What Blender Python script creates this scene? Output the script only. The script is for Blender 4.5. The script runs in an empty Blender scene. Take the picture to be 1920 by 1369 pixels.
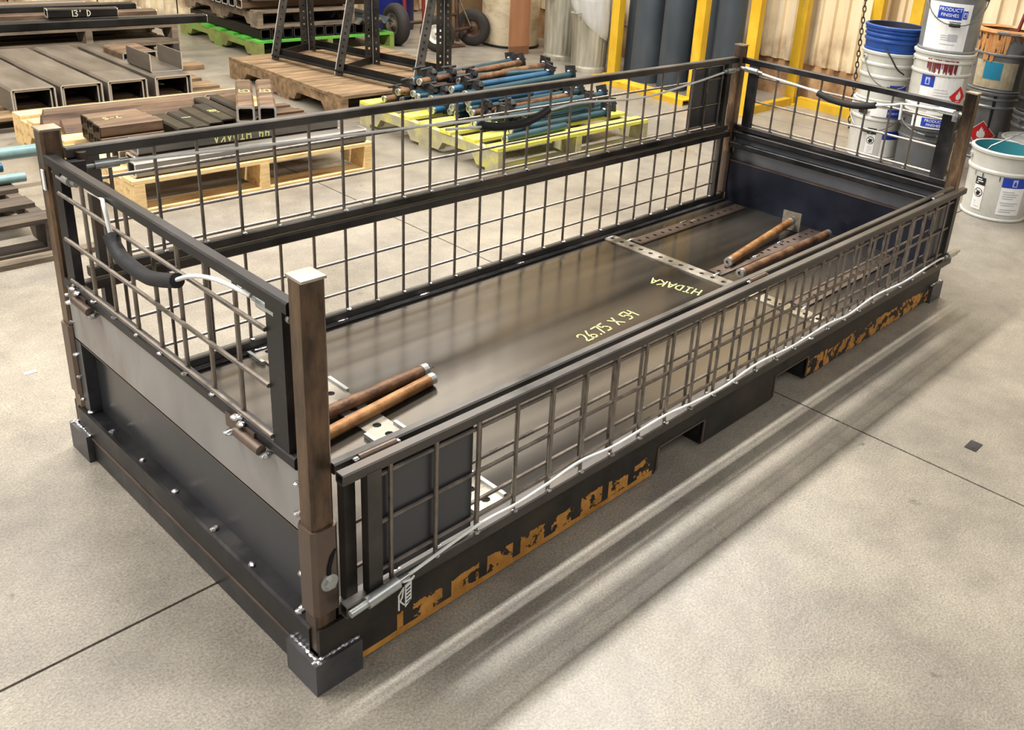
import bpy, bmesh, math, random
from mathutils import Vector, Matrix
random.seed(7)

# ---------------------------------------------------------------- units
S = 0.77            # one layout unit in metres
scene = bpy.context.scene
col = scene.collection

# ---------------------------------------------------------------- camera
F_PX, CX, CY = 1743.0766, 1146.2931, 504.2568
cam_pos = Vector((-0.8958, -1.5102, 1.8378))
yaw, pitch, roll = 0.6848, -0.3950, 0.0916
fw = Vector((math.cos(pitch) * math.cos(yaw), math.cos(pitch) * math.sin(yaw), math.sin(pitch)))
rt = fw.cross(Vector((0, 0, 1))).normalized()
up = rt.cross(fw)
r2 = math.cos(roll) * rt + math.sin(roll) * up
u2 = -math.sin(roll) * rt + math.cos(roll) * up
cd = bpy.data.cameras.new('camera')
cam = bpy.data.objects.new('camera', cd)
col.objects.link(cam)
m = Matrix((r2, u2, -fw)).transposed().to_4x4()
m.translation = cam_pos * S
cam.matrix_world = m
cd.sensor_fit = 'HORIZONTAL'
cd.sensor_width = 36
cd.lens = F_PX / 1920 * 36
cd.shift_x = (960 - CX) / 1920
cd.shift_y = (CY - 684.5) / 1920
cd.clip_start = 0.05
cd.clip_end = 100
scene.camera = cam

# ---------------------------------------------------------------- world, lights, exposure
world = bpy.data.worlds.new('shop_air')
scene.world = world
world.use_nodes = True
bg = world.node_tree.nodes['Background']
bg.inputs[0].default_value = (0.95, 0.97, 1.0, 1)
bg.inputs[1].default_value = 0.27
scene.view_settings.view_transform = 'Standard'
scene.view_settings.look = 'None'
scene.view_settings.gamma = 1
scene.view_settings.use_curve_mapping = False
scene.view_settings.exposure = 0.0
scene.cycles.caustics_reflective = False
scene.cycles.caustics_refractive = False
scene.cycles.blur_glossy = 1.0


def rect_light(name, x, y, z, lx, ly, power, color=(1.0, 0.955, 0.885)):
    l = bpy.data.lights.new(name, 'AREA')
    l.shape = 'RECTANGLE'
    l.size = lx * S
    l.size_y = ly * S
    l.energy = power
    l.color = color
    o = bpy.data.objects.new(name, l)
    col.objects.link(o)
    o.location = (x * S, y * S, z * S)
    o['kind'] = 'helper'
    return o


rect_light('ceiling_strip_light', 0.0, 2.50, 5.2, 14.0, 0.38, 740)
rect_light('added_fill_light', 1.5, 7.0, 5.2, 12.0, 1.9, 280)  # unseen lamp added to brighten the background and wall
rect_light('added_fill_light', 0.0, -4.0, 5.2, 14.0, 1.9, 170)  # unseen lamp added to fill the front faces

# ---------------------------------------------------------------- materials
def lin(c):
    return tuple(((v / 255) / 12.92 if v / 255 <= 0.04045 else ((v / 255 + 0.055) / 1.055) ** 2.4) for v in c) + (1,)


MATS = {}


def mat(name, cols, metal=0.0, rough=0.5, scale=6.0, stretch=(1, 1, 1), bump=0.0, rvar=0.15, detail=6, spec=0.5, alpha=1.0, coat=0.0, lo=0.32, hi=0.68):
    """noise-blended colours (sRGB 0-255 list), in metres of object space"""
    if name in MATS:
        return MATS[name]
    mt = bpy.data.materials.new(name)
    mt.use_nodes = True
    nt = mt.node_tree
    N, L = nt.nodes, nt.links
    b = N['Principled BSDF']
    tc = N.new('ShaderNodeTexCoord')
    oi = N.new('ShaderNodeObjectInfo')
    mp = N.new('ShaderNodeMapping')
    mp.inputs['Scale'].default_value = [s * 1.0 for s in stretch]
    ad = N.new('ShaderNodeVectorMath')
    ad.operation = 'ADD'
    sc = N.new('ShaderNodeVectorMath')
    sc.operation = 'SCALE'
    cb = N.new('ShaderNodeCombineXYZ')
    for k in range(3):
        L.new(oi.outputs['Random'], cb.inputs[k])
    L.new(cb.outputs[0], sc.inputs[0])
    sc.inputs['Scale'].default_value = 17.0
    L.new(tc.outputs['Object'], mp.inputs[0])
    L.new(mp.outputs[0], ad.inputs[0])
    L.new(sc.outputs[0], ad.inputs[1])
    nz = N.new('ShaderNodeTexNoise')
    nz.inputs['Scale'].default_value = scale
    nz.inputs['Detail'].default_value = detail
    nz.inputs['Roughness'].default_value = 0.62
    L.new(ad.outputs[0], nz.inputs['Vector'])
    rp = N.new('ShaderNodeValToRGB')
    el = rp.color_ramp.elements
    n = len(cols)
    el[0].position = lo
    el[0].color = lin(cols[0])
    el[1].position = hi
    el[1].color = lin(cols[-1])
    for i in range(1, n - 1):
        e = el.new(lo + (hi - lo) * i / (n - 1))
        e.color = lin(cols[i])
    L.new(nz.outputs['Fac'], rp.inputs[0])
    L.new(rp.outputs[0], b.inputs['Base Color'])
    b.inputs['Metallic'].default_value = metal
    b.inputs['Specular IOR Level'].default_value = spec
    if coat:
        b.inputs['Coat Weight'].default_value = coat
    mr = N.new('ShaderNodeMapRange')
    mr.inputs['From Min'].default_value = 0.3
    mr.inputs['From Max'].default_value = 0.7
    mr.inputs['To Min'].default_value = max(0.03, rough - rvar)
    mr.inputs['To Max'].default_value = min(1, rough + rvar)
    L.new(nz.outputs['Fac'], mr.inputs['Value'])
    L.new(mr.outputs[0], b.inputs['Roughness'])
    if bump:
        n2 = N.new('ShaderNodeTexNoise')
        n2.inputs['Scale'].default_value = scale * 6
        n2.inputs['Detail'].default_value = 5
        L.new(ad.outputs[0], n2.inputs['Vector'])
        bp = N.new('ShaderNodeBump')
        bp.inputs['Strength'].default_value = bump
        bp.inputs['Distance'].default_value = 0.004
        L.new(n2.outputs['Fac'], bp.inputs['Height'])
        L.new(bp.outputs[0], b.inputs['Normal'])
    if alpha < 1:
        b.inputs['Alpha'].default_value = alpha
    MATS[name] = mt
    mt['_b'] = b.name
    return mt


def flat(name, c, rough=0.6, metal=0.0):
    return mat(name, [c, c], metal, rough, rvar=0.05)


black_steel = mat('black_steel', [(42, 42, 44), (66, 65, 67), (104, 100, 97)], 0.8, 0.44, 5, (1, 1, 1), 0.12, lo=.36, hi=.8)
rail_steel = mat('rail_steel', [(70, 68, 67), (100, 97, 94), (126, 109, 95)], 0.85, 0.46, 4, (1, 1, 1), 0.12, lo=.34, hi=.8)
post_steel = mat('brown_post_steel', [(46, 40, 37), (86, 72, 62), (122, 100, 80), (166, 138, 108)], 0.72, 0.34, 11, (1.3, 1.3, .42), 0.2, lo=.30, hi=.72, rvar=.12)
sleeve_steel = mat('sleeve_steel', [(92, 80, 72), (124, 108, 98)], 0.65, 0.42, 5, (1, 1, .6), 0.1)
panel_far = mat('cool_grey_panel_steel', [(112, 116, 124), (138, 142, 150)], 0.6, 0.45, 3.0, (1, 1, .5), 0.04)
shade_dark = mat('painted_shade_black', [(24, 24, 26), (40, 40, 43)], 0.1, 0.4, 6)  # near-black colour for the painted shade below the end beams
rod_steel = mat('wire_steel', [(112, 106, 100), (152, 142, 132)], 0.7, 0.35, 18)
panel_upper = mat('pale_panel_steel', [(146, 146, 148), (170, 169, 169), (156, 146, 138)], 0.6, 0.5, 3.0, (1, 1, .5), 0.06)
panel_lower = mat('blue_black_panel_steel', [(72, 74, 79), (96, 97, 101)], 0.65, 0.36, 2.0, (1, 1, .4), 0.03)
panel_navy = mat('navy_panel_steel', [(40, 44, 58), (58, 62, 78)], 0.65, 0.35, 2.5, bump=0.03)  # far lower plate, coloured darker than the plate above it
foot_steel = mat('foot_steel', [(70, 70, 74), (108, 107, 111)], 0.65, 0.42, 6, bump=0.15)
weld_metal = mat('weld_metal', [(150, 150, 152), (225, 225, 226)], 0.9, 0.22, 40, bump=0.3)
zinc = mat('zinc', [(168, 172, 170), (205, 208, 206)], 0.8, 0.33, 14)
cable_white = mat('white_cable', [(222, 222, 218), (245, 245, 240)], 0.0, 0.35, 30)
rubber = mat('black_foam_rubber', [(24, 24, 26), (40, 40, 42)], 0.0, 0.75, 30, bump=0.2)
strip_metal = mat('perforated_strip_steel', [(140, 132, 120), (190, 184, 172)], 0.7, 0.3, 9)
void_black = flat('punched_dark', (10, 10, 10), 0.9)
rust = mat('rusty_pipe', [(70, 48, 34), (106, 76, 54), (140, 106, 78)], 0.25, 0.55, 16, (1, 1, 1), 0.5)
rust_b = mat('golden_rust_pipe', [(96, 62, 34), (146, 102, 60), (186, 142, 94)], 0.25, 0.5, 12, (1, 1, 1), 0.4)
chalk = flat('yellow_chalk', (232, 232, 150), 0.9)
chalk_white = flat('pale_chalk', (226, 220, 190), 0.9)
pine = mat('pine_wood', [(206, 170, 112), (232, 202, 148), (180, 138, 82)], 0, 0.75, 4, (1, 5, 5), 0.2)
old_wood = mat('weathered_brown_wood', [(88, 70, 50), (128, 104, 76), (158, 132, 100)], 0, 0.8, 4, (1, 5, 5), 0.3)
grey_wood = mat('grey_weathered_wood', [(84, 74, 62), (122, 108, 92), (150, 134, 112)], 0, 0.85, 4, (1, 5, 5), 0.3)
dark_wood = mat('dark_old_wood', [(48, 42, 36), (78, 68, 58), (100, 88, 74)], 0, 0.85, 4, (1, 5, 5), 0.3)
yellow_wood = mat('yellow_painted_wood', [(206, 202, 70), (228, 222, 96), (184, 172, 110)], 0, 0.7, 5, (1, 4, 4), 0.2, lo=.36, hi=.74)
yellow_grey_wood = mat('yellow_smeared_grey_wood', [(150, 146, 122), (170, 164, 130), (198, 194, 92)], 0, 0.8, 4, (1, 3, 3), 0.25)
green_wood = mat('green_painted_wood', [(66, 160, 50), (88, 186, 66), (120, 150, 70)], 0, 0.7, 4, (1, 4, 4), 0.25)
green_grey_wood = mat('green_smeared_wood', [(110, 120, 66), (134, 140, 78), (100, 170, 64)], 0, 0.8, 4, (1, 3, 3), 0.25)
tube_grey = mat('grey_square_tube', [(96, 94, 90), (128, 124, 118), (150, 146, 138)], 0.6, 0.45, 4, (.4, 3, 3), 0.1)
tube_black = mat('black_square_tube', [(30, 29, 29), (48, 46, 44)], 0.6, 0.45, 5)
tube_rust = mat('rust_brown_tube', [(70, 57, 47), (106, 85, 68), (140, 116, 94)], 0.4, 0.55, 5, (.5, 3, 3), 0.2)
tube_edge = flat('sawn_steel_edge', (206, 204, 200), 0.35, 0.6)
channel_grey = mat('mill_finish_channel', [(84, 79, 73), (110, 103, 95), (128, 120, 109)], 0.5, 0.5, 3, (2, .6, 2), 0.1)
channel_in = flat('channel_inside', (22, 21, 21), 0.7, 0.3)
teal = mat('teal_paint', [(24, 54, 66), (34, 76, 90)], 0.15, 0.4, 8, bump=0.1)
blue_teal = mat('blue_paint', [(26, 72, 104), (38, 92, 126)], 0.15, 0.4, 8, bump=0.1)
pale_teal = mat('pale_teal_paint', [(96, 128, 132), (130, 156, 156)], 0.15, 0.45, 8)
cast_dark = mat('dark_cast_iron', [(38, 38, 40), (74, 74, 76)], 0.5, 0.5, 22, bump=0.3)
perf_steel = mat('perforated_angle_steel', [(52, 50, 48), (76, 72, 68)], 0.6, 0.45, 10)
tyre = mat('tyre_rubber', [(34, 31, 29), (52, 46, 42)], 0, 0.8, 20, bump=0.2)
rim_white = mat('white_rim_paint', [(200, 196, 186), (226, 222, 214)], 0.1, 0.5, 20)
frame_brown = mat('brown_trolley_steel', [(62, 46, 38), (92, 70, 56)], 0.4, 0.55, 12)
cream_drum = mat('cream_fibre_drum', [(196, 182, 152), (222, 208, 178), (176, 158, 128)], 0, 0.7, 4, (1, 1, 2), 0.05)
cardboard = mat('cardboard', [(146, 100, 68), (168, 118, 82)], 0, 0.85, 4, (3, 3, .5))
galv = mat('galvanised_can', [(128, 124, 108), (162, 158, 142), (188, 184, 170)], 0.35, 0.5, 5, (2, 2, .3), 0.08)
liner = mat('clear_bin_liner', [(226, 226, 226), (246, 246, 248)], 0.0, 0.22, 9, (2, 2, .5), 0.3, alpha=0.5)
rack_yellow = mat('yellow_rack_paint', [(208, 164, 34), (226, 184, 48), (164, 124, 44)], 0.05, 0.5, 5, (1, 1, .6), 0.1, lo=.4, hi=.82)
grey_pipe = mat('dark_grey_plastic_pipe', [(52, 60, 68), (68, 76, 84)], 0, 0.5, 3, (1, 1, .5))
wall_base_m = mat('stained_wall_base', [(116, 84, 56), (172, 136, 98), (196, 164, 124)], 0, 0.85, 5, bump=0.3)
blue_drum_m = flat('blue_drum', (22, 34, 112), 0.4)
red_paint = flat('red_paint', (130, 40, 34), 0.5)
dark_red = flat('dark_red_paint', (104, 28, 26), 0.4)
pail_white = mat('white_pail', [(180, 180, 173), (208, 207, 201)], 0.05, 0.4, 6)
pail_grey = mat('grey_steel_pail', [(118, 120, 122), (148, 150, 152)], 0.35, 0.4, 6)
pail_dark = mat('dark_grey_pail', [(78, 80, 82), (94, 96, 98)], 0.2, 0.45, 6)
pail_blue = mat('blue_pail', [(22, 60, 130), (30, 76, 156)], 0, 0.45, 6)
pail_inside = flat('pail_dark_inside', (28, 34, 46), 0.6)
label_white = mat('white_label', [(226, 226, 224), (240, 240, 240)], 0, 0.5, 12)
label_blue = flat('blue_label', (24, 60, 168), 0.5)
label_cyan = flat('cyan_label', (44, 150, 190), 0.5)
label_red = flat('red_label', (206, 36, 44), 0.5)
ink = flat('black_ink', (22, 22, 24), 0.6)
print_grey = flat('grey_print', (176, 178, 184), 0.6)
print_white = flat('white_print', (240, 240, 240), 0.6)
teal_wet = flat('teal_wet_paint', (58, 124, 132), 0.2)
drip_orange = mat('dried_orange_paint', [(196, 130, 74), (224, 168, 110)], 0, 0.5, 20)
drip_red = flat('dark_red_paint_drip', (110, 28, 36), 0.4)
drip_brown = mat('brown_paint_crust', [(74, 50, 32), (128, 86, 52)], 0, 0.4, 20)
steel_wire = mat('bail_wire', [(120, 120, 118), (160, 160, 158)], 0.8, 0.35, 20)


def deck_material():
    mt = mat('deck_plate_steel', [(86, 81, 75), (106, 100, 92), (124, 117, 107)], 0.88, 0.22, 2.2, (.22, 3.0, 1), 0.0, rvar=.06, detail=2)
    return mt


def floor_material():
    mt = bpy.data.materials.new('concrete_floor')
    mt.use_nodes = True
    nt = mt.node_tree
    N, L = nt.nodes, nt.links
    b = N['Principled BSDF']
    tc = N.new('ShaderNodeTexCoord')

    def noise(scale, detail, rough, stretch=None):
        n = N.new('ShaderNodeTexNoise')
        n.inputs['Scale'].default_value = scale
        n.inputs['Detail'].default_value = detail
        n.inputs['Roughness'].default_value = rough
        if stretch:
            mp = N.new('ShaderNodeMapping')
            mp.inputs['Scale'].default_value = stretch
            L.new(tc.outputs['Object'], mp.inputs[0])
            L.new(mp.outputs[0], n.inputs['Vector'])
        else:
            L.new(tc.outputs['Object'], n.inputs['Vector'])
        return n

    def ramp(src, pts):
        r = N.new('ShaderNodeValToRGB')
        e = r.color_ramp.elements
        e[0].position, e[0].color = pts[0][0], lin(pts[0][1])
        e[1].position, e[1].color = pts[-1][0], lin(pts[-1][1])
        for p, c in pts[1:-1]:
            k = e.new(p)
            k.color = lin(c)
        L.new(src, r.inputs[0])
        return r

    def mix(fac, a, c, mode='MIX'):
        x = N.new('ShaderNodeMix')
        x.data_type = 'RGBA'
        x.blend_type = mode
        if isinstance(fac, float):
            x.inputs[0].default_value = fac
        else:
            L.new(fac, x.inputs[0])
        L.new(a, x.inputs[6])
        L.new(c, x.inputs[7])
        return x.outputs[2]
    big = ramp(noise(1.1, 7, .6).outputs['Fac'], [(.30, (146, 139, 128)), (.5, (170, 162, 149)), (.7, (188, 179, 164))])
    mid = ramp(noise(5.0, 8, .7).outputs['Fac'], [(.3, (205, 205, 208)), (.7, (255, 255, 252))])
    fine = ramp(noise(190, 4, .75).outputs['Fac'], [(.34, (176, 176, 176)), (.62, (255, 255, 255))])
    c1 = mix(1.0, big.outputs[0], mid.outputs[0], 'MULTIPLY')
    c2 = mix(.9, c1, fine.outputs[0], 'MULTIPLY')
    # sparse dark specks and oil spots
    sp = ramp(noise(14, 3, .5).outputs['Fac'], [(.70, (255, 255, 255)), (.78, (150, 146, 142))])
    c3 = mix(.8, c2, sp.outputs[0], 'MULTIPLY')
    # pale worn flecks
    fl = ramp(noise(26, 2, .5, (1, 2.4, 1)).outputs['Fac'], [(.68, (0, 0, 0)), (.76, (90, 90, 88))])
    c4 = mix(.5, c3, fl.outputs[0], 'ADD')
    L.new(c4, b.inputs['Base Color'])
    b.inputs['Roughness'].default_value = 0.6
    rr = ramp(noise(2.4, 6, .6).outputs['Fac'], [(.3, (120, 120, 120)), (.7, (180, 180, 180))])
    L.new(rr.outputs[0], b.inputs['Roughness'])
    bp = N.new('ShaderNodeBump')
    bp.inputs['Strength'].default_value = 0.25
    bp.inputs['Distance'].default_value = 0.003
    L.new(noise(90, 4, .7).outputs['Fac'], bp.inputs['Height'])
    L.new(bp.outputs[0], b.inputs['Normal'])
    return mt


def beam_material():
    """dark steel beam that keeps worn blocks of old orange paint low on its face"""
    mt = bpy.data.materials.new('worn_orange_black_beam')
    mt.use_nodes = True
    nt = mt.node_tree
    N, L = nt.nodes, nt.links
    b = N['Principled BSDF']
    tc = N.new('ShaderNodeTexCoord')
    sp = N.new('ShaderNodeSeparateXYZ')
    L.new(tc.outputs['Object'], sp.inputs[0])

    def math_(op, a, c=None):
        n = N.new('ShaderNodeMath')
        n.operation = op
        for i, v in enumerate((a, c)):
            if v is None:
                continue
            if isinstance(v, (int, float)):
                n.inputs[i].default_value = v
            else:
                L.new(v, n.inputs[i])
        return n.outputs[0]
    X, Z = sp.outputs[0], sp.outputs[2]

    def noise(scale, stretch=(1, 1, 1), detail=6):
        n = N.new('ShaderNodeTexNoise')
        n.inputs['Scale'].default_value = scale
        n.inputs['Detail'].default_value = detail
        n.inputs['Roughness'].default_value = .65
        mp = N.new('ShaderNodeMapping')
        mp.inputs['Scale'].default_value = stretch
        L.new(tc.outputs['Object'], mp.inputs[0])
        L.new(mp.outputs[0], n.inputs['Vector'])
        return n.outputs['Fac']
    n1 = noise(26)
    n2 = noise(9, (1, 1, 2))
    # lower band limit wobbles
    top = math_('ADD', math_('MULTIPLY', n2, .055), .040)
    low = math_('LESS_THAN', Z, top)
    xa = math_('MULTIPLY', math_('GREATER_THAN', X, .17), math_('LESS_THAN', X, .955))
    xb = math_('MULTIPLY', math_('GREATER_THAN', X, 1.755), math_('LESS_THAN', X, 2.69))
    # squares
    fr = math_('FRACT', math_('DIVIDE', X, .098))
    sq = math_('MULTIPLY', math_('GREATER_THAN', fr, .12), math_('LESS_THAN', fr, .88))
    worn = math_('GREATER_THAN', n1, .465)
    ma = math_('MULTIPLY', math_('MULTIPLY', xa, sq), worn)
    mb = math_('MULTIPLY', xb, math_('GREATER_THAN', n1, .50))
    m1 = math_('MULTIPLY', math_('MAXIMUM', ma, mb), low)
    edge = math_('MULTIPLY', math_('LESS_THAN', Z, math_('ADD', .020, math_('MULTIPLY', n2, .008))), math_('MULTIPLY', math_('LESS_THAN', X, .97), math_('GREATER_THAN', X, .09)))
    mk = math_('MAXIMUM', m1, edge)
    org = N.new('ShaderNodeValToRGB')
    org.color_ramp.elements[0].position = .3
    org.color_ramp.elements[0].color = lin((176, 120, 48))
    org.color_ramp.elements[1].position = .7
    org.color_ramp.elements[1].color = lin((236, 172, 88))
    L.new(noise(14), org.inputs[0])
    dk = N.new('ShaderNodeValToRGB')
    dk.color_ramp.elements[0].position = .35
    dk.color_ramp.elements[0].color = lin((36, 36, 37))
    dk.color_ramp.elements[1].position = .75
    dk.color_ramp.elements[1].color = lin((74, 66, 58))
    L.new(noise(6), dk.inputs[0])
    mx = N.new('ShaderNodeMix')
    mx.data_type = 'RGBA'
    L.new(mk, mx.inputs[0])
    L.new(dk.outputs[0], mx.inputs[6])
    L.new(org.outputs[0], mx.inputs[7])
    L.new(mx.outputs[2], b.inputs['Base Color'])
    b.inputs['Metallic'].default_value = .4
    b.inputs['Roughness'].default_value = .5
    return mt


def wall_material():
    mt = mat('cream_corrugated_sheet', [(226, 206, 168), (238, 222, 190), (214, 190, 150)], 0.05, 0.5, 2.0, (1, 1, .3), 0.02)
    nt = mt.node_tree
    N, L = nt.nodes, nt.links
    b = N['Principled BSDF']
    src = b.inputs['Base Color'].links[0].from_socket
    ge = N.new('ShaderNodeNewGeometry')
    sp = N.new('ShaderNodeSeparateXYZ')
    L.new(ge.outputs['Position'], sp.inputs[0])
    nz = N.new('ShaderNodeTexNoise')
    nz.inputs['Scale'].default_value = 5
    nz.inputs['Detail'].default_value = 6
    L.new(ge.outputs['Position'], nz.inputs['Vector'])
    # rust-brown grime that creeps up from the sheets' lower edge
    mr = N.new('ShaderNodeMapRange')
    mr.inputs['From Min'].default_value = .26
    mr.inputs['From Max'].default_value = .62
    mr.inputs['To Min'].default_value = 1
    mr.inputs['To Max'].default_value = 0
    L.new(sp.outputs[2], mr.inputs['Value'])
    mu = N.new('ShaderNodeMath')
    mu.operation = 'MULTIPLY'
    L.new(mr.outputs[0], mu.inputs[0])
    cr = N.new('ShaderNodeMapRange')
    cr.inputs['From Min'].default_value = .4
    cr.inputs['From Max'].default_value = .7
    L.new(nz.outputs['Fac'], cr.inputs['Value'])
    L.new(cr.outputs[0], mu.inputs[1])
    mx = N.new('ShaderNodeMix')
    mx.data_type = 'RGBA'
    L.new(mu.outputs[0], mx.inputs[0])
    L.new(src, mx.inputs[6])
    mx.inputs[7].default_value = lin((120, 82, 52))
    L.new(mx.outputs[2], b.inputs['Base Color'])
    return mt


# ---------------------------------------------------------------- mesh builder (layout units)
class MB:
    def __init__(s):
        s.v, s.f, s.mi = [], [], []
        s.cur = 0

    def add(s, vs, fs):
        o = len(s.v)
        s.v += [Vector(v) for v in vs]
        s.f += [tuple(i + o for i in f) for f in fs]
        s.mi += [s.cur] * len(fs)
        return s

    def box(s, x0, x1, y0, y1, z0, z1, ch=0.0):
        if ch > 0:
            # prism along the longest axis with chamfered section
            d = (x1 - x0, y1 - y0, z1 - z0)
            a = d.index(max(d))
            lo, hi = (x0, y0, z0), (x1, y1, z1)
            p, q = [i for i in range(3) if i != a]
            sec = [(lo[p] + ch, lo[q]), (hi[p] - ch, lo[q]), (hi[p], lo[q] + ch), (hi[p], hi[q] - ch),
                   (hi[p] - ch, hi[q]), (lo[p] + ch, hi[q]), (lo[p], hi[q] - ch), (lo[p], lo[q] + ch)]
            vs = []
            for e in (lo[a], hi[a]):
                for c in sec:
                    w = [0, 0, 0]
                    w[a], w[p], w[q] = e, c[0], c[1]
                    vs.append(w)
            fs = [(i, (i + 1) % 8, 8 + (i + 1) % 8, 8 + i) for i in range(8)]
            fs += [tuple(range(7, -1, -1)), tuple(range(8, 16))]
            return s.add(vs, fs)
        vs = [(x, y, z) for z in (z0, z1) for y in (y0, y1) for x in (x0, x1)]
        return s.add(vs, [(0, 2, 3, 1), (4, 5, 7, 6), (0, 1, 5, 4), (2, 6, 7, 3), (0, 4, 6, 2), (1, 3, 7, 5)])

    def prism(s, poly, axis, a, b):
        """poly: 2D points in the two other axes (in xyz order), extruded a..b"""
        n = len(poly)
        p, q = [i for i in range(3) if i != axis]
        vs = []
        for e in (a, b):
            for c in poly:
                w = [0, 0, 0]
                w[axis], w[p], w[q] = e, c[0], c[1]
                vs.append(w)
        fs = [(i, (i + 1) % n, n + (i + 1) % n, n + i) for i in range(n)]
        fs += [tuple(range(n - 1, -1, -1)), tuple(range(n, 2 * n))]
        return s.add(vs, fs)

    def bar(s, p0, p1, w, h, upv=(0, 0, 1)):
        """rectangular bar from p0 to p1"""
        p0, p1 = Vector(p0), Vector(p1)
        d = (p1 - p0).normalized()
        a = d.cross(Vector(upv))
        if a.length < 1e-4:
            a = d.cross(Vector((1, 0, 0)))
        a.normalize()
        b = a.cross(d)
        vs = [p + a * (i * w / 2) + b * (j * h / 2) for p in (p0, p1) for i, j in ((-1, -1), (1, -1), (1, 1), (-1, 1))]
        return s.add(vs, [(0, 1, 2, 3), (7, 6, 5, 4), (0, 4, 5, 1), (1, 5, 6, 2), (2, 6, 7, 3), (3, 7, 4, 0)])

    def hollow(s, p0, p1, w, h, t, upv=(0, 0, 1), ch=0.12):
        """open square tube"""
        p0, p1 = Vector(p0), Vector(p1)
        d = (p1 - p0).normalized()
        a = d.cross(Vector(upv))
        if a.length < 1e-4:
            a = d.cross(Vector((1, 0, 0)))
        a.normalize()
        b = a.cross(d)
        c = min(w, h) * ch

        def sec(w, h, c):
            return [(-w + c, -h), (w - c, -h), (w, -h + c), (w, h - c), (w - c, h), (-w + c, h), (-w, h - c), (-w, -h + c)]
        so = sec(w / 2, h / 2, c)
        si = sec(w / 2 - t, h / 2 - t, c * .6)
        vs = []
        for p in (p0, p1):
            for q in (so, si):
                vs += [p + a * x + b * y for x, y in q]
        fs = []
        for i in range(8):
            j = (i + 1) % 8
            fs += [(i, j, 16 + j, 16 + i), (8 + j, 8 + i, 24 + i, 24 + j), (j, i, 8 + i, 8 + j), (16 + i, 16 + j, 24 + j, 24 + i)]
        return s.add(vs, fs)

    def cyl(s, p0, p1, r, n=12, r1=None, caps=True, hollow=0.0):
        p0, p1 = Vector(p0), Vector(p1)
        d = (p1 - p0).normalized()
        a = d.cross(Vector((0, 0, 1)))
        if a.length < 1e-3:
            a = d.cross(Vector((1, 0, 0)))
        a.normalize()
        b = a.cross(d)
        r1 = r if r1 is None else r1
        ang = [2 * math.pi * i / n for i in range(n)]
        vs = [p0 + (a * math.cos(t) + b * math.sin(t)) * r for t in ang] + [p1 + (a * math.cos(t) + b * math.sin(t)) * r1 for t in ang]
        fs = [(i, (i + 1) % n, n + (i + 1) % n, n + i) for i in range(n)]
        if hollow:
            k = hollow
            dep = d * min((p1 - p0).length * .45, r * 3)
            vs += [p0 + (a * math.cos(t) + b * math.sin(t)) * r * k for t in ang] + [p1 + (a * math.cos(t) + b * math.sin(t)) * r1 * k for t in ang]
            vs += [p0 + dep + (a * math.cos(t) + b * math.sin(t)) * r * k for t in ang] + [p1 - dep + (a * math.cos(t) + b * math.sin(t)) * r1 * k for t in ang]
            for i in range(n):
                j = (i + 1) % n
                fs += [(j, i, 2 * n + i, 2 * n + j), (n + i, n + j, 3 * n + j, 3 * n + i),
                       (2 * n + j, 2 * n + i, 4 * n + i, 4 * n + j), (3 * n + i, 3 * n + j, 5 * n + j, 5 * n + i)]
            fs += [tuple(4 * n + i for i in range(n - 1, -1, -1)), tuple(5 * n + i for i in range(n))]
        elif caps:
            fs += [tuple(range(n - 1, -1, -1)), tuple(range(n, 2 * n))]
        return s.add(vs, fs)

    def path(s, pts, r, n=8, caps=True):
        pts = [Vector(p) for p in pts]
        k = len(pts)
        prev = None
        vs = []
        for i, p in enumerate(pts):
            d = (pts[min(i + 1, k - 1)] - pts[max(i - 1, 0)]).normalized()
            if prev is None:
                a = d.cross(Vector((0, 0, 1)))
                if a.length < 1e-3:
                    a = d.cross(Vector((1, 0, 0)))
            else:
                a = prev - d * prev.dot(d)
            a.normalize()
            prev = a
            b = a.cross(d)
            rr = r[i] if isinstance(r, (list, tuple)) else r
            vs += [p + (a * math.cos(2 * math.pi * j / n) + b * math.sin(2 * math.pi * j / n)) * rr for j in range(n)]
        fs = []
        for i in range(k - 1):
            for j in range(n):
                fs.append((i * n + j, i * n + (j + 1) % n, (i + 1) * n + (j + 1) % n, (i + 1) * n + j))
        if caps:
            fs += [tuple(range(n - 1, -1, -1)), tuple((k - 1) * n + j for j in range(n))]
        return s.add(vs, fs)

    def lathe(s, prof, n=32, c=(0, 0, 0), cap0=False, cap1=False, wob=None):
        """prof: (r, z) list bottom to top about the z axis"""
        vs = []
        for i, (r, z) in enumerate(prof):
            for j in range(n):
                t = 2 * math.pi * j / n
                rr = r * (1 + (wob(t, z) if wob else 0))
                vs.append((c[0] + rr * math.cos(t), c[1] + rr * math.sin(t), c[2] + z))
        fs = []
        for i in range(len(prof) - 1):
            for j in range(n):
                fs.append((i * n + j, i * n + (j + 1) % n, (i + 1) * n + (j + 1) % n, (i + 1) * n + j))
        if cap0:
            fs.append(tuple(range(n - 1, -1, -1)))
        if cap1:
            fs.append(tuple((len(prof) - 1) * n + j for j in range(n)))
        return s.add(vs, fs)

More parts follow.
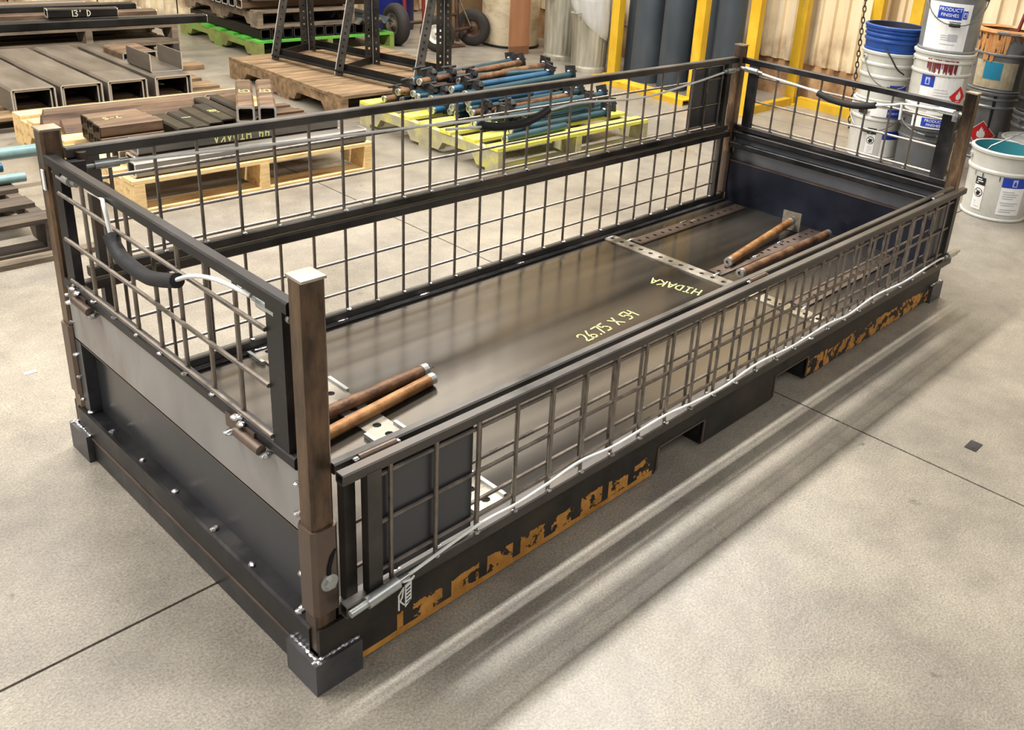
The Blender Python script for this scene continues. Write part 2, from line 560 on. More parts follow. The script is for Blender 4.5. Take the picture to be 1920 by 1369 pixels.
    def blob(s, c, rx, ry, rz, seed=0):
        rnd = random.Random(seed)
        vs, fs, nu, nv = [], [], 7, 5
        for i in range(1, nv):
            for j in range(nu):
                th, ph = math.pi * i / nv, 2 * math.pi * j / nu
                k = 1 + rnd.uniform(-.16, .16)
                vs.append((c[0] + rx * k * math.sin(th) * math.cos(ph), c[1] + ry * k * math.sin(th) * math.sin(ph), c[2] + rz * k * math.cos(th)))
        top, bot = len(vs), len(vs) + 1
        vs += [(c[0], c[1], c[2] + rz), (c[0], c[1], c[2] - rz)]
        for i in range(nv - 2):
            for j in range(nu):
                fs.append((i * nu + j, (i + 1) * nu + j, (i + 1) * nu + (j + 1) % nu, i * nu + (j + 1) % nu))
        for j in range(nu):
            fs.append((top, j, (j + 1) % nu))
            fs.append((bot, (nv - 2) * nu + (j + 1) % nu, (nv - 2) * nu + j))
        return s.add(vs, fs)

    def xf(s, M):
        s.v = [M @ v for v in s.v]
        return s

    def mesh(s, name, mats, off=Vector((0, 0, 0)), smooth=True, angle=38):
        me = bpy.data.meshes.new(name)
        me.from_pydata([tuple((v - off) * S) for v in s.v], [], s.f)
        for k in (mats if isinstance(mats, (list, tuple)) else [mats]):
            me.materials.append(k)
        if any(s.mi):
            me.polygons.foreach_set('material_index', s.mi)
        bm = bmesh.new()
        bm.from_mesh(me)
        loose = [v for v in bm.verts if not v.link_faces]
        if loose:
            bmesh.ops.delete(bm, geom=loose, context='VERTS')
        bmesh.ops.recalc_face_normals(bm, faces=bm.faces)
        bm.to_mesh(me)
        bm.free()
        if smooth:
            me.polygons.foreach_set('use_smooth', [True] * len(me.polygons))
            me.set_sharp_from_angle(angle=math.radians(angle))
        me.update()
        return me

    def build(s, name, mats, parent=None, label=None, cat=None, group=None, kind=None, smooth=True, angle=38):
        if parent is None:
            xs = [v.x for v in s.v]
            ys = [v.y for v in s.v]
            zs = [v.z for v in s.v]
            off = Vector(((min(xs) + max(xs)) / 2, (min(ys) + max(ys)) / 2, min(zs)))
        else:
            off = Vector((0, 0, 0))
        me = s.mesh(name, mats, off, smooth, angle)
        o = bpy.data.objects.new(name, me)
        col.objects.link(o)
        if parent is None:
            o.location = off * S
        else:
            o.parent = parent
        tag(o, label, cat, group, kind)
        return o


def tag(o, label=None, cat=None, group=None, kind=None):
    if label:
        o['label'] = label
    if cat:
        o['category'] = cat
    if group:
        o['group'] = group
    if kind:
        o['kind'] = kind
    return o


def thing(name, label, cat, group=None, loc=(0, 0, 0), rz=0.0):
    o = bpy.data.objects.new(name, None)
    o.empty_display_size = .1
    col.objects.link(o)
    o.location = Vector(loc) * S
    o.rotation_euler = (0, 0, rz)
    return tag(o, label, cat, group)


def inst(src, parent=None, loc=None, label=None):
    c = src.copy()
    col.objects.link(c)
    c.parent = parent
    if loc is not None:
        c.location = Vector(loc) * S
    return c


def copy_tree(o, parent=None):
    kids = list(o.children)
    c = o.copy()
    col.objects.link(c)
    c.parent = parent
    for k in kids:
        copy_tree(k, c)
    return c


ORD = ['first', 'second', 'third', 'fourth', 'fifth', 'sixth', 'seventh', 'eighth', 'ninth', 'tenth', 'eleventh', 'twelfth', 'thirteenth', 'fourteenth',
       'fifteenth', 'sixteenth', 'seventeenth', 'eighteenth']

# strokes for hand-chalked characters on a 1 x 1.5 cell
GL = {
    '2': [[(0, 1.2), (.2, 1.45), (.6, 1.45), (.75, 1.15), (.5, .6), (0, .05), (.85, 0)]],
    '6': [[(.7, 1.5), (.3, 1.0), (.05, .4), (.25, 0), (.65, .05), (.8, .4), (.5, .65), (.1, .45)]],
    '7': [[(0, 1.4), (.8, 1.45), (.3, 0)]],
    '5': [[(.8, 1.5), (.15, 1.45), (.1, .85), (.55, .9), (.8, .5), (.6, .05), (.05, .05)]],
    '4': [[(.15, 1.5), (.05, .8), (.75, .85)], [(.7, 1.4), (.6, 0)]],
    '1': [[(.3, 1.5), (.3, 0)]],
    '3': [[(.05, 1.4), (.55, 1.5), (.75, 1.15), (.3, .8), (.8, .5), (.55, .02), (0, .1)]],
    '0': [[(.4, 1.5), (.08, 1.1), (.08, .4), (.4, 0), (.72, .4), (.72, 1.1), (.4, 1.5)]],
    "'": [[(.3, 1.5), (.25, 1.15)]],
    '.': [[(.3, 0), (.36, .1)]],
    'X': [[(0, 1.4), (.9, 0)], [(.8, 1.5), (.05, .05)]],
    'H': [[(0, 1.5), (.05, 0)], [(.75, 1.5), (.7, 0)], [(0, .75), (.75, .8)]],
    'I': [[(.4, 1.5), (.4, 0)], [(.1, 1.5), (.7, 1.48)], [(.1, 0), (.7, .02)]],
    'D': [[(.1, 1.5), (.1, 0), (.5, .1), (.8, .6), (.7, 1.2), (.1, 1.5)]],
    'A': [[(0, 0), (.4, 1.5), (.8, 0)], [(.15, .5), (.65, .5)]],
    'K': [[(.1, 1.5), (.1, 0)], [(.75, 1.45), (.12, .7), (.8, 0)]],
    'U': [[(0, 1.5), (.05, .3), (.4, 0), (.75, .3), (.8, 1.5)]],
    'P': [[(.1, 0), (.1, 1.5), (.6, 1.45), (.75, 1.1), (.55, .75), (.1, .75)]],
    'S': [[(.75, 1.35), (.4, 1.5), (.1, 1.2), (.4, .8), (.75, .45), (.45, 0), (.05, .15)]],
    'E': [[(.75, 1.5), (.1, 1.5), (.1, 0), (.75, 0)], [(.1, .78), (.6, .78)]],
    '8': [[(.4, .8), (.1, 1.15), (.4, 1.5), (.7, 1.15), (.1, .35), (.4, 0), (.75, .35), (.4, .8)]],
    '-': [[(.1, .75), (.7, .75)]],
    ' ': [],
}


def strokes(text, origin, xd, yd, h, w, m, parent, name='chalk_writing', adv=1.15, lift=0.0012):
    """hand-written strokes lying on a surface; xd, yd: unit reading and up directions"""
    mb = MB()
    o, xd, yd = Vector(origin), Vector(xd).normalized(), Vector(yd).normalized()
    nn = xd.cross(yd)
    k = h / 1.5
    px = 0
    for ch in text:
        for st in GL[ch]:
            pts = [o + xd * (px + x) * k + yd * y * k + nn * lift for x, y in st]
            for a, b in zip(pts, pts[1:]):
                d = (b - a).normalized()
                s_ = nn.cross(d) * (w / 2)
                e = d * (w * .35)
                mb.add([a - s_ - e, b - s_ + e, b + s_ + e, a + s_ - e], [(0, 1, 2, 3)])
        px += adv * (.55 if ch in '.\'1' else 1)
    return mb.build(name, m, parent, smooth=False)


def text_mesh(body, size):
    cu = bpy.data.curves.new('lettering', 'FONT')
    cu.body = body
    cu.size = 1
    cu.align_x = 'CENTER'
    cu.align_y = 'CENTER'
    cu.resolution_u = 2
    o = bpy.data.objects.new('lettering', cu)
    col.objects.link(o)
    dg = bpy.context.evaluated_depsgraph_get()
    me = bpy.data.meshes.new_from_object(o.evaluated_get(dg))
    vs = [(v.co.x * size, v.co.y * size) for v in me.vertices]
    fs = [tuple(p.vertices) for p in me.polygons]
    bpy.data.objects.remove(o)
    bpy.data.meshes.remove(me)
    bpy.data.curves.remove(cu)
    return vs, fs


# ---------------------------------------------------------------- setting: floor, walls
floor_m = floor_material()
fl = bpy.data.objects.new('floor', None)
col.objects.link(fl)
tag(fl, 'worn warm grey concrete shop floor cut into slabs by saw joints', None, None, 'structure')
xs = [-5.5, -2.1, 2.09, 6.29, 9.2]
ys = [-6.0, -3.6, 0.49, 4.62, 9.2]
g = 0.0042
for i in range(len(xs) - 1):
    for j in range(len(ys) - 1):
        o = MB().box(xs[i] + g, xs[i + 1] - g, ys[j] + g, ys[j + 1] - g, -0.06, 0).build('floor_slab', floor_m, fl, smooth=False)
MB().box(xs[0], xs[-1], ys[0], ys[-1], -0.10, -0.02).build('joint_filler', flat('joint_dark', (74, 68, 62), .9), fl, smooth=False)

wall_m = wall_material()


def corrugated(w, h, pitch=.135, dep=.034, t=.006):
    """one wall sheet in local x (width) / z (height), ribs towards -y"""
    pts = []
    n = int(round(w / pitch))
    for i in range(n):
        x = i * pitch
        pts += [(x, 0), (x + pitch * .42, 0), (x + pitch * .5, -dep), (x + pitch * .86, -dep), (x + pitch * .94, 0)]
    pts.append((n * pitch + .012, 0))
    top = [(x, y) for x, y in pts]
    bot = [(x, y + t) for x, y in reversed(pts)]
    return top + bot


WX, WY, SH0, WH = 7.25, 8.75, 0.355, 4.6
# wall at the far end (x = WX), sheets stand side by side along y
wr = MB().box(WX + .03, WX + .2, -6.0, WY + .2, 0, WH).build('wall_right', wall_base_m, None, None, None, None, 'structure', smooth=False)
tag(wr, 'stained brown shop wall behind the cream corrugated sheets and paint pails')
sheet = corrugated(.81, 1)
k = 0
y = WY
first = None
while y > -3.2:
    mb = MB()
    mb.prism([(yy, xx) for xx, yy in sheet], 2, SH0, WH)      # x offset = yy, y = xx
    mb.xf(Matrix.Translation((0, 0, 0)))
    if first is None:
        first = mb
        me_sheet = mb.mesh('wall_sheet', wall_m, smooth=False)
    o = bpy.data.objects.new('wall_sheet', me_sheet)
    col.objects.link(o)
    o.parent = wr
    dx = .012 * (k % 2)
    o.location = (Vector((WX + .02 + dx - .004, y - .81, 0)) - Vector((WX + .115, (-6.0 + WY + .2) / 2, 0))) * S
    y -= .81
    k += 1
# wall at the back (y = WY)
wb = MB().box(-3, WX + .2, WY + .03, WY + .2, 0, WH).build('wall_back', wall_base_m, None, None, None, None, 'structure', smooth=False)
tag(wb, 'shop wall behind the stacked pallets and steel bars')
mb = MB().prism(sheet, 2, SH0 - .33, WH)
me_sheet2 = mb.mesh('wall_sheet', wall_m, smooth=False)
x = -2.6
while x < WX:
    o = bpy.data.objects.new('wall_sheet', me_sheet2)
    col.objects.link(o)
    o.parent = wb
    o.location = (Vector((x, WY + .02, 0)) - Vector(((-3 + WX + .2) / 2, WY + .115, 0))) * S
    x += .81

# ---------------------------------------------------------------- the steel basket
L, W, H, P = 3.584, 1.37, 1.062, 0.056
DECK = 0.170
beam_m = beam_material()
deck_m = deck_material()
B = thing('steel_basket', 'long dark steel shipping basket with wire mesh gates and fork pockets on the concrete floor', 'basket')

# posts, sleeves, caps
for px_, py_ in ((0, 0), (0, W - P), (L - P, W - P), (L - P, 0)):
    po = MB().box(px_, px_ + P, py_, py_ + P, .10, H - .004, ch=.007).build('post', post_steel, B)
    MB().box(px_ - .001, px_ + P + .001, py_ - .001, py_ + P + .001, H - .006, H, ch=0).build('post_cap', strip_metal, po)
    sl = MB().box(px_ - .006, px_ + P + .006, py_ - .006, py_ + P + .006, .215, .452, ch=.010).build('post_sleeve', sleeve_steel, B)
    fy = py_ - .006 if py_ < .5 else py_ + P + .006
    sg = -1 if py_ < .5 else 1
    # curved slot above the bolt
    slot = [(px_ + .030, fy, .318), (px_ + .032, fy, .345), (px_ + .040, fy, .372), (px_ + .050, fy, .388)]
    MB().path(slot, [.006, .006, .006, .003], 6).build('slot', void_black, sl)
    bx_, bz_ = px_ + .030, .305
    bo = MB().cyl((bx_, fy, bz_), (bx_, fy + sg * .006, bz_), .0215, 20).build('washer', zinc, sl)
    MB().cyl((bx_, fy + sg * .004, bz_), (bx_, fy + sg * .016, bz_), .0125, 6).build('bolt_head', zinc, bo)

# feet: welded angle plates round each base corner
fo = .0225
for cx_, cy_, sx, sy in ((-fo, -fo, 1, 1), (-fo, W + .012, 1, -1), (L + .03, -fo, -1, 1), (L + .03, W + .012, -1, -1)):
    a, t = .128, .02
    pts = [(0, 0), (a, 0), (a, t), (t, t), (t, a), (0, a)]
    poly = [(cx_ + sx * u, cy_ + sy * v) for u, v in pts]
    ft = MB().prism(poly, 2, 0, .093).build('foot', foot_steel, B)
    wd = MB()
    rr = random.Random(int(cx_ * 100 + cy_ * 10))
    for k in range(8):
        u = a * (k + .5) / 8
        wd.blob((cx_ + sx * u, cy_ + sy * .014, .094), .010, .006, .004, k)
        wd.blob((cx_ + sx * .014, cy_ + sy * u, .094), .006, .010, .004, k + 30)
    tag(wd.build('weld_bead', weld_metal, ft), kind='stuff')

# base beams: front and back with two fork openings each
def side_beam(y0, y1, m):
    z0, z1 = .012, .172
    poly = [(0, z0), (1.275, z0), (1.283, .112), (1.545, .112), (1.540, z0), (2.012, z0), (2.018, .115), (2.272, .115), (2.268, z0), (L, z0), (L, z1), (0, z1)]
    return MB().prism(poly, 1, y0, y1)


fb = side_beam(-.005, .004, beam_m).build('base_beam', beam_m, B)
bb = side_beam(W - .004, W + .005, beam_m).build('base_beam', black_steel, B)
# top flange of the beams
MB().box(.06, L - .06, .0, .055, .155, .1745).build('beam_flange', black_steel, fb)
MB().box(.06, L - .06, W - .055, W, .155, .1745).build('beam_flange', black_steel, bb)
# bright burnt edges round the fork openings
for xa, xb, zt in ((1.279, 1.5425, .112), (2.015, 2.270, .115)):
    e = MB()
    e.bar((xa, -.006, .02), (xa + .002, -.006, zt), .010, .004, (0, 1, 0))
    e.bar((xb, -.006, .02), (xb, -.006, zt), .008, .004, (0, 1, 0))
    e.bar((xa, -.006, zt), (xb, -.006, zt), .004, .006)
    e.build('cut_edge', sleeve_steel, fb)
# fork pockets running across
for xa, xb in ((1.275, 1.545), (2.008, 2.272)):
    p = MB()
    p.box(xa - .012, xa - .002, .010, W - .010, .004, .125)
    p.box(xb + .002, xb + .012, .010, W - .010, .004, .125)
    p.box(xa - .012, xb + .012, .010, W - .010, .118, .126)
    p.build('fork_pocket', black_steel, B)
# end beams
for xa, xb in ((-.005, .05), (L - .05, L + .005)):
    eb = MB().box(xa, xb, .03, W - .03, .083, .166, ch=.006).build('end_beam', black_steel, B)
    lip = xa if xa < 1 else xb
    MB().box(lip - .0035, lip + .0035, .05, W - .05, .0815, .0855).build('lip_highlight', sleeve_steel, eb)  # paler strip paints the highlight of the lower flange
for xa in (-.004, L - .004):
    MB().box(xa, xa + .008, .05, W - .05, .003, .084).build('end_shade_sheet', shade_dark, B)  # dark sheet standing in for the shade below the end beam
for yy in (.44, .93):
    MB().box(.0, .40, yy, yy + .012, .004, .083).build('base_rib', black_steel, B)
    MB().box(L - .40, L - .008, yy, yy + .012, .004, .083).build('base_rib', black_steel, B)

# deck
dk = MB().box(.045, L - .045, .045, W - .045, .150, DECK).build('deck_plate', deck_m, B)
strokes('26.75 X 54', (1.575, .592, DECK), (1, .075, 0), (-.12, 1, 0), .062, .0068, chalk, dk, adv=.90)
strokes('HIDAKA', (2.345, .598, DECK), (-.30, 1, 0), (-1, -.30, 0), .062, .0068, chalk, dk, adv=1.0)
strokes('PP DE 81005EP', (.99, .86, DECK), (-1, -.10, 0), (.10, -1, 0), .045, .0055, flat('faded_stencil', (58, 54, 50), .6), dk, name='stencil_writing', adv=1.2)


def perf_strip(x0, x1, y0, y1, pitch, r, m, parent, z=DECK, t=.007, name='perforated_strip'):
    """flat strip with a row of punched holes along its longer side"""
    along_x = (x1 - x0) > (y1 - y0)
    ln = (x1 - x0) if along_x else (y1 - y0)
    wd = (y1 - y0) if along_x else (x1 - x0)
    n = int(ln / pitch)
    p = ln / n
    mb = MB()

    def pt(u, v, zz):
        return (x0 + u, y0 + v, zz) if along_x else (x0 + v, y0 + u, zz)
    seg = 8
    for i in range(n):
        u0, u1, uc, vc = i * p, (i + 1) * p, (i + .5) * p, wd / 2
        rim, out = [], []
        for k in range(seg):
            a = 2 * math.pi * (k + .5) / seg
            ca, sa = math.cos(a), math.sin(a)
            rim.append((uc + r * ca, vc + r * sa))
            q = max(abs(ca), abs(sa))
            out.append((uc + (p / 2) * ca / q, vc + (wd / 2) * sa / q))
        vs = [pt(u, v, z + t) for u, v in rim] + [pt(u, v, z + t) for u, v in out] + [pt(u, v, z + .001) for u, v in rim]
        fs = []
        for k in range(seg):
            j = (k + 1) % seg
            fs += [(k, j, seg + j, seg + k), (j, k, 2 * seg + k, 2 * seg + j)]
        vs += [pt(u, v, z + t) for u, v in ((u0, 0), (u1, 0), (u1, wd), (u0, wd))]
        b0 = 3 * seg
        # corner fillers
        for q, (u, v) in enumerate(((u0, 0), (u1, 0), (u1, wd), (u0, wd))):
            near = sorted(range(seg), key=lambda k: (out[k][0] - u) ** 2 + (out[k][1] - v) ** 2)[:2]
            fs.append((b0 + q, seg + near[0], seg + near[1]))
        mb.add(vs, fs)
    # sides
    for (ua, va), (ub, vb) in (((0, 0), (ln, 0)), ((ln, 0), (ln, wd)), ((ln, wd), (0, wd)), ((0, wd), (0, 0))):
        mb.add([pt(ua, va, z), pt(ub, vb, z), pt(ub, vb, z + t), pt(ua, va, z + t)], [(0, 1, 2, 3)])
    o = mb.build(name, m, parent, smooth=False)
    mb2 = MB()
    for i in range(n):
        u, v, _ = pt((i + .5) * p, wd / 2, 0)
        mb2.cyl((u, v, z + .0005), (u, v, z + .0015), r * 1.02, 8)
    mb2.build('hole_shade_disc', void_black, o)  # dark discs put the shade inside the holes into the colour
    return o


perf_strip(2.455, 2.535, .06, 1.30, .062, .0125, strip_metal, dk)
for ya in (1.13, .64, .19):
    perf_strip(2.555, 3.50, ya, ya + .075, .062, .011, sleeve_steel, dk)
perf_strip(.565, .660, .075, 1.30, .062, .0145, strip_metal, dk)
for xa in (.553, .664):
    for ya, yb in ((.08, .60), (.86, .97), (1.20, 1.30)):
        MB().bar((xa, ya, DECK + .008), (xa, yb, DECK + .008), .012, .014).build('strip_edge', zinc, dk)
tk = MB()
for k, (xx, yy) in enumerate([(2.50, 1.285), (2.56, 1.20), (3.0, 1.20), (3.07, 1.18), (2.55, .66), (2.9, .67), (2.56, .19), (3.3, .2), (3.18, .70), (.60, 1.30), (1.35, 1.315), (1.9, 1.315), (.95, 1.315)]):
    tk.blob((xx, yy, DECK + .006), .035, .010, .007, k)
tag(tk.build('weld_bead', weld_metal, dk), kind='stuff')

# ---- mesh panels
ROD_R = .0058


def rods_x(parent, xs_, y, z0, z1, zs_, xa, xb, yh):
    """vertical wires at xs_, horizontal wires at zs_"""
    vm = MB().cyl((0, 0, 0), (0, 0, z1 - z0), ROD_R, 8).mesh('vertical_wire', rod_steel)
    for x_ in xs_:
        o = bpy.data.objects.new('vertical_wire', vm)
        col.objects.link(o)
        o.parent = parent
        o.location = Vector((x_, y, z0)) * S
    hm = MB().cyl((xa, 0, 0), (xb, 0, 0), ROD_R, 8).mesh('horizontal_wire', rod_steel)
    for z_ in zs_:
        o = bpy.data.objects.new('horizontal_wire', hm)
        col.objects.link(o)
        o.parent = parent
        o.location = Vector((0, yh, z_)) * S


def rods_y(parent, ys_, x, z0, z1, zs_, ya, yb, xh):
    vm = MB().cyl((0, 0, 0), (0, 0, z1 - z0), ROD_R, 8).mesh('vertical_wire', rod_steel)
    for y_ in ys_:
        o = bpy.data.objects.new('vertical_wire', vm)
        col.objects.link(o)
        o.parent = parent
        o.location = Vector((x, y_, z0)) * S
    hm = MB().cyl((0, ya, 0), (0, yb, 0), ROD_R, 8).mesh('horizontal_wire', rod_steel)
    for z_ in zs_:
        o = bpy.data.objects.new('horizontal_wire', hm)
        col.objects.link(o)
        o.parent = parent
        o.location = Vector((xh, 0, z_)) * S


def weld_row(parent, pts, r=.010):
    mb = MB()
    for k, p in enumerate(pts):
        mb.blob(p, r * random.Random(k).uniform(.7, 1.2), r * random.Random(k + 9).uniform(.7, 1.3), r * .6, k)
    return tag(mb.build('weld_bead', weld_metal, parent), kind='stuff')


XB = [.988 + .1342 * k for k in range(-6, 19)]
XF = [.173 + .1325 * k for k in range(0, 25)]
# fixed lower mesh panel, back side
lb = MB()
lb.box(.06, L - .06, 1.322, 1.352, .545, .579, ch=.004)
lb.box(.06, L - .06, 1.322, 1.352, .176, .209, ch=.004)
lb.box(.115, .145, 1.322, 1.352, .2, .55)
lb.box(L - .145, L - .115, 1.322, 1.352, .2, .55)
pb = lb.build('fixed_mesh_panel', rail_steel, B)
rods_x(pb, XB, 1.337, .20, .55, (.279, .410), .13, L - .13, 1.346)
weld_row(pb, [(x_, 1.325, .212) for x_ in XB])
# a ledge where the panel meets the deck
MB().box(.06, L - .06, 1.29, 1.323, .168, .180).build('deck_ledge', black_steel, pb)

# raised upper gate, back side
gb = MB()
gb.box(.065, L - .065, 1.325, 1.358, .965, .997, ch=.004)
gb.box(.085, L - .085, 1.325, 1.358, .586, .618, ch=.004)
gb.box(.115, .152, 1.327, 1.356, .61, .97)
gb.box(L - .155, L - .118, 1.327, 1.356, .61, .97)
pg = gb.build('side_gate', rail_steel, B)
rods_x(pg, XB, 1.341, .61, .97, (.634, .745, .887), .13, L - .13, 1.350)
weld_row(pg, [(x_, 1.326, .619) for x_ in XB])
MB().box(3.135, L - .12, 1.352, 1.357, .625, .955).build('gate_plate', panel_lower, pg)

# fixed lower mesh panel, front side
lf = MB()
lf.box(.06, L - .06, .000, .026, .578, .6065, ch=.004)
lf.box(.06, L - .06, .004, .034, .176, .206, ch=.004)
lf.box(.082, .112, .002, .028, .2, .585)
lf.box(L - .112, L - .082, .002, .028, .2, .585)
pf = lf.build('fixed_mesh_panel', rail_steel, B)
XI = [.232 + .1325 * k for k in range(0, 25)]
rods_x(pf, XI, .014, .20, .585, (.279, .410, .543), .10, L - .10, .020)
weld_row(pf, [(x_, .006, .21) for x_ in XI])
# folded-down upper gate, front side
gf = MB()
gf.hollow((.048, -.036, .594), (L - .03, -.036, .594), .030, .029, .004)
gf.hollow((.045, -.040, .232), (L - .03, -.040, .232), .030, .036, .004)
gf.box(.108, .146, -.052, -.026, .245, .585)
gf.box(L - .146, L - .108, -.052, -.026, .245, .585)
qf = gf.build('side_gate', rail_steel, B)
rods_x(qf, XF, -.047, .246, .585, (.292, .428, .560), .150, L - .15, -.040)
weld_row(qf, [(x_, -.054, .252) for x_ in XF])
MB().box(.150, .432, -.0335, -.029, .262, .582).build('gate_plate', panel_lower, qf)
MB().box(L - .36, L - .14, -.0335, -.029, .262, .582).build('gate_plate', panel_lower, qf)
# hinges between the two front rails
for x_ in (.165, 1.75, 3.30):
    hg = MB().cyl((x_ - .05, -.010, .604), (x_ + .05, -.010, .604), .010, 10).build('hinge_barrel', sleeve_steel, qf)
    weld_row(hg, [(x_ - .055, -.010, .605), (x_ + .058, -.010, .603)], .008)

# end panels: jogged plates, upper half set outwards
for near in (True, False):
    x0 = .0 if near else L
    d = 1 if near else -1
    low = MB().box(min(x0 + d * .038, x0 + d * .044), max(x0 + d * .038, x0 + d * .044), .062, W - .062, .150, .418)
    pn = low.build('end_panel', panel_lower if near else panel_navy, B)
    MB().box(min(x0 + d * .008, x0 + d * .014), max(x0 + d * .008, x0 + d * .014), .060, W - .060, .412, .582).build('upper_plate', panel_upper if near else panel_far, pn)
    MB().box(min(x0 + d * .008, x0 + d * .046), max(x0 + d * .008, x0 + d * .046), .062, W - .062, .408, .416).build('fold_ledge', sleeve_steel, pn)
    if near:
        MB().box(.006, .040, W - .105, W - .062, .165, .412).build('edge_flange', foot_steel, pn)
        weld_row(pn, [(.010, y_, .168) for y_ in (.09, .31, .50, .72, .92, 1.12, 1.27)], .011)
        weld_row(pn, [(.004, .064, z_) for z_ in (.20, .30, .47, .55)] + [(.004, W - .064, z_) for z_ in (.20, .28, .36, .47, .56)], .010)
        # streaky drips on the lower plate
    # panel top rail
    r = MB()
    r.box(min(x0 + d * .016, x0 + d * .046), max(x0 + d * .016, x0 + d * .046), .058, W - .058, .550, .582, ch=.004)
    r.build('panel_rail', black_steel, pn)
    if not near:
        r = MB()
        r.box(L - .075, L - .046, .058, W - .058, .495, .525, ch=.004)
        r.build('panel_rail', black_steel, pn)
    # raised end gate
    g_ = MB()
    xa, xb = min(x0 + d * .0, x0 + d * .030), max(x0 + d * .0, x0 + d * .030)
    g_.box(xa, xb, .062, W - .050, .962, .993, ch=.004)
    g_.box(xa, xb, .062, W - .062, .586, .617, ch=.004)
    g_.box(xa + .003, xb - .003, .085, .150, .61, .965)
    g_.box(xa + .003, xb - .003, W - .150, W - .095, .61, .965)
    eg = g_.build('end_gate', black_steel, B)
    ys_ = [.289 + .1345 * k for k in range(0, 7)] + [1.232]
    xv = x0 + d * .010
    rods_y(eg, ys_, xv, .61, .965, (.632, .762, .899), .150, W - .130, x0 - d * .0 + d * .001)
    weld_row(eg, [(x0 + d * .002, y_, .617) for y_ in ys_])
    # hinges
    for yh in (.245, 1.165):
        hb = MB().box(min(x0 - d * .004, x0 + d * .012), max(x0 - d * .004, x0 + d * .012), yh - .02, yh + .11, .566, .604).build('hinge_leaf', sleeve_steel, eg)
        MB().cyl((x0 - d * .010, yh - .06, .582), (x0 - d * .010, yh + .045, .582), .013, 10).build('hinge_barrel', sleeve_steel, hb)
        weld_row(hb, [(x0 - d * .008, yh + .085, .560), (x0 - d * .006, yh + .03, .607), (x0 - d * .006, yh - .075, .575), (x0 - d * .004, yh + .06, .611)], .013)

# ---- spring latches, cables and grips
def bez(pts, n=10):
    """Catmull-Rom through pts"""
    out = []
    q = [Vector(p) for p in pts]
    q = [q[0] * 2 - q[1]] + q + [q[-1] * 2 - q[-2]]
    for i in range(1, len(q) - 2):
        for k in range(n):
            t = k / n
            p0, p1, p2, p3 = q[i - 1:i + 3]
            out.append(.5 * ((2 * p1) + (p2 - p0) * t + (2 * p0 - 5 * p1 + 4 * p2 - p3) * t * t + (3 * p1 - p0 - 3 * p2 + p3) * t ** 3))
    out.append(q[-2])
    return out


def latch(parent, p0, p1, m=zinc):
    p0, p1 = Vector(p0), Vector(p1)
    d = (p1 - p0).normalized()
    a = MB().cyl(p0, p1, .016, 14).build('latch_sleeve', m, parent)
    MB().cyl(p0 - d * .045, p0 + d * .01, .0095, 10).build('latch_pin', m, a)
    MB().cyl(p1 - d * .002, p1 + d * .03, .009, 10).build('cable_ferrule', zinc, a)
    return a


# back gate
latch(pg, (.135, 1.333, .935), (.205, 1.333, .935))
latch(pg, (L - .10, 1.325, .928), (L - .17, 1.325, .928))
MB().path(bez([(.21, 1.333, .935), (.50, 1.33, .922), (.89, 1.328, .908), (1.36, 1.325, .894), (1.72, 1.322, .880), (2.02, 1.32, .876), (2.24, 1.32, .887), (2.68, 1.32, .862), (3.05, 1.32, .888), (3.41, 1.325, .926)]), .0055, 8).build('pull_cable', cable_white, pg)
MB().path(bez([(1.45, 1.318, .868), (1.60, 1.312, .858), (1.70, 1.31, .850)]), .006, 8).build('pull_cable', cable_white, pg)
MB().path(bez([(1.63, 1.312, .862), (1.72, 1.308, .846), (1.86, 1.306, .842), (1.96, 1.308, .862), (2.02, 1.312, .884)]), .018, 10).build('cable_grip', rubber, pg)
MB().cyl((.10, 1.318, .955), (.10, 1.318, .985), .014, 10).build('catch_stud', sleeve_steel, pg)
MB().box(.058, .10, 1.29, 1.33, .925, .965).build('keeper_block', black_steel, pg)
# near end gate
eg_near = [o for o in B.children if o.name.startswith('end_gate')][0]
eg_far = [o for o in B.children if o.name.startswith('end_gate')][1]
MB().path(bez([(.012, 1.05, .955), (.004, .95, .965), (-.012, .897, .962), (-.016, .861, .880)]), .0055, 8).build('pull_cable', cable_white, eg_near)
MB().path(bez([(-.016, .868, .892), (-.018, .84, .868), (-.02, .792, .851), (-.02, .675, .847), (-.02, .59, .866), (-.018, .505, .893)]), .0185, 12).build('cable_grip', rubber, eg_near)
MB().path(bez([(-.018, .51, .893), (-.014, .45, .922), (-.012, .379, .945), (-.008, .30, .958), (.010, .22, .950)]), .0055, 8).build('pull_cable', cable_white, eg_near)
latch(eg_near, (.018, .118, .945), (.018, .19, .945))
latch(eg_near, (.018, W - .118, .945), (.018, W - .19, .945))
MB().box(-.0065, -.003, W - .052, W - .034, .885, .945).build('steel_tag', label_white, eg_near)
# far end gate
latch(eg_far, (L - .045, 1.285, .938), (L - .045, 1.205, .934), zinc)
latch(eg_far, (L - .045, .085, .950), (L - .045, .165, .950), zinc)
MB().path(bez([(L - .045, 1.20, .933), (L - .045, 1.10, .923), (L - .045, .858, .905), (L - .048, .80, .893)]), .0062, 8).build('pull_cable', cable_white, eg_far)
MB().path(bez([(L - .048, .82, .898), (L - .05, .74, .881), (L - .05, .64, .876), (L - .05, .56, .884), (L - .048, .49, .903)]), .017, 10).build('cable_grip', rubber, eg_far)
MB().path(bez([(L - .048, .50, .900), (L - .045, .40, .925), (L - .045, .337, .941), (L - .045, .17, .950)]), .0062, 8).build('pull_cable', cable_white, eg_far)
MB().cyl((L - .047, .355, .94), (L - .047, .352, .86), .007, 8).build('cable_tail', cable_white, eg_far)
MB().box(L - .075, L - .066, .06, .085, .915, .965).build('weld_patch', weld_metal, eg_far)
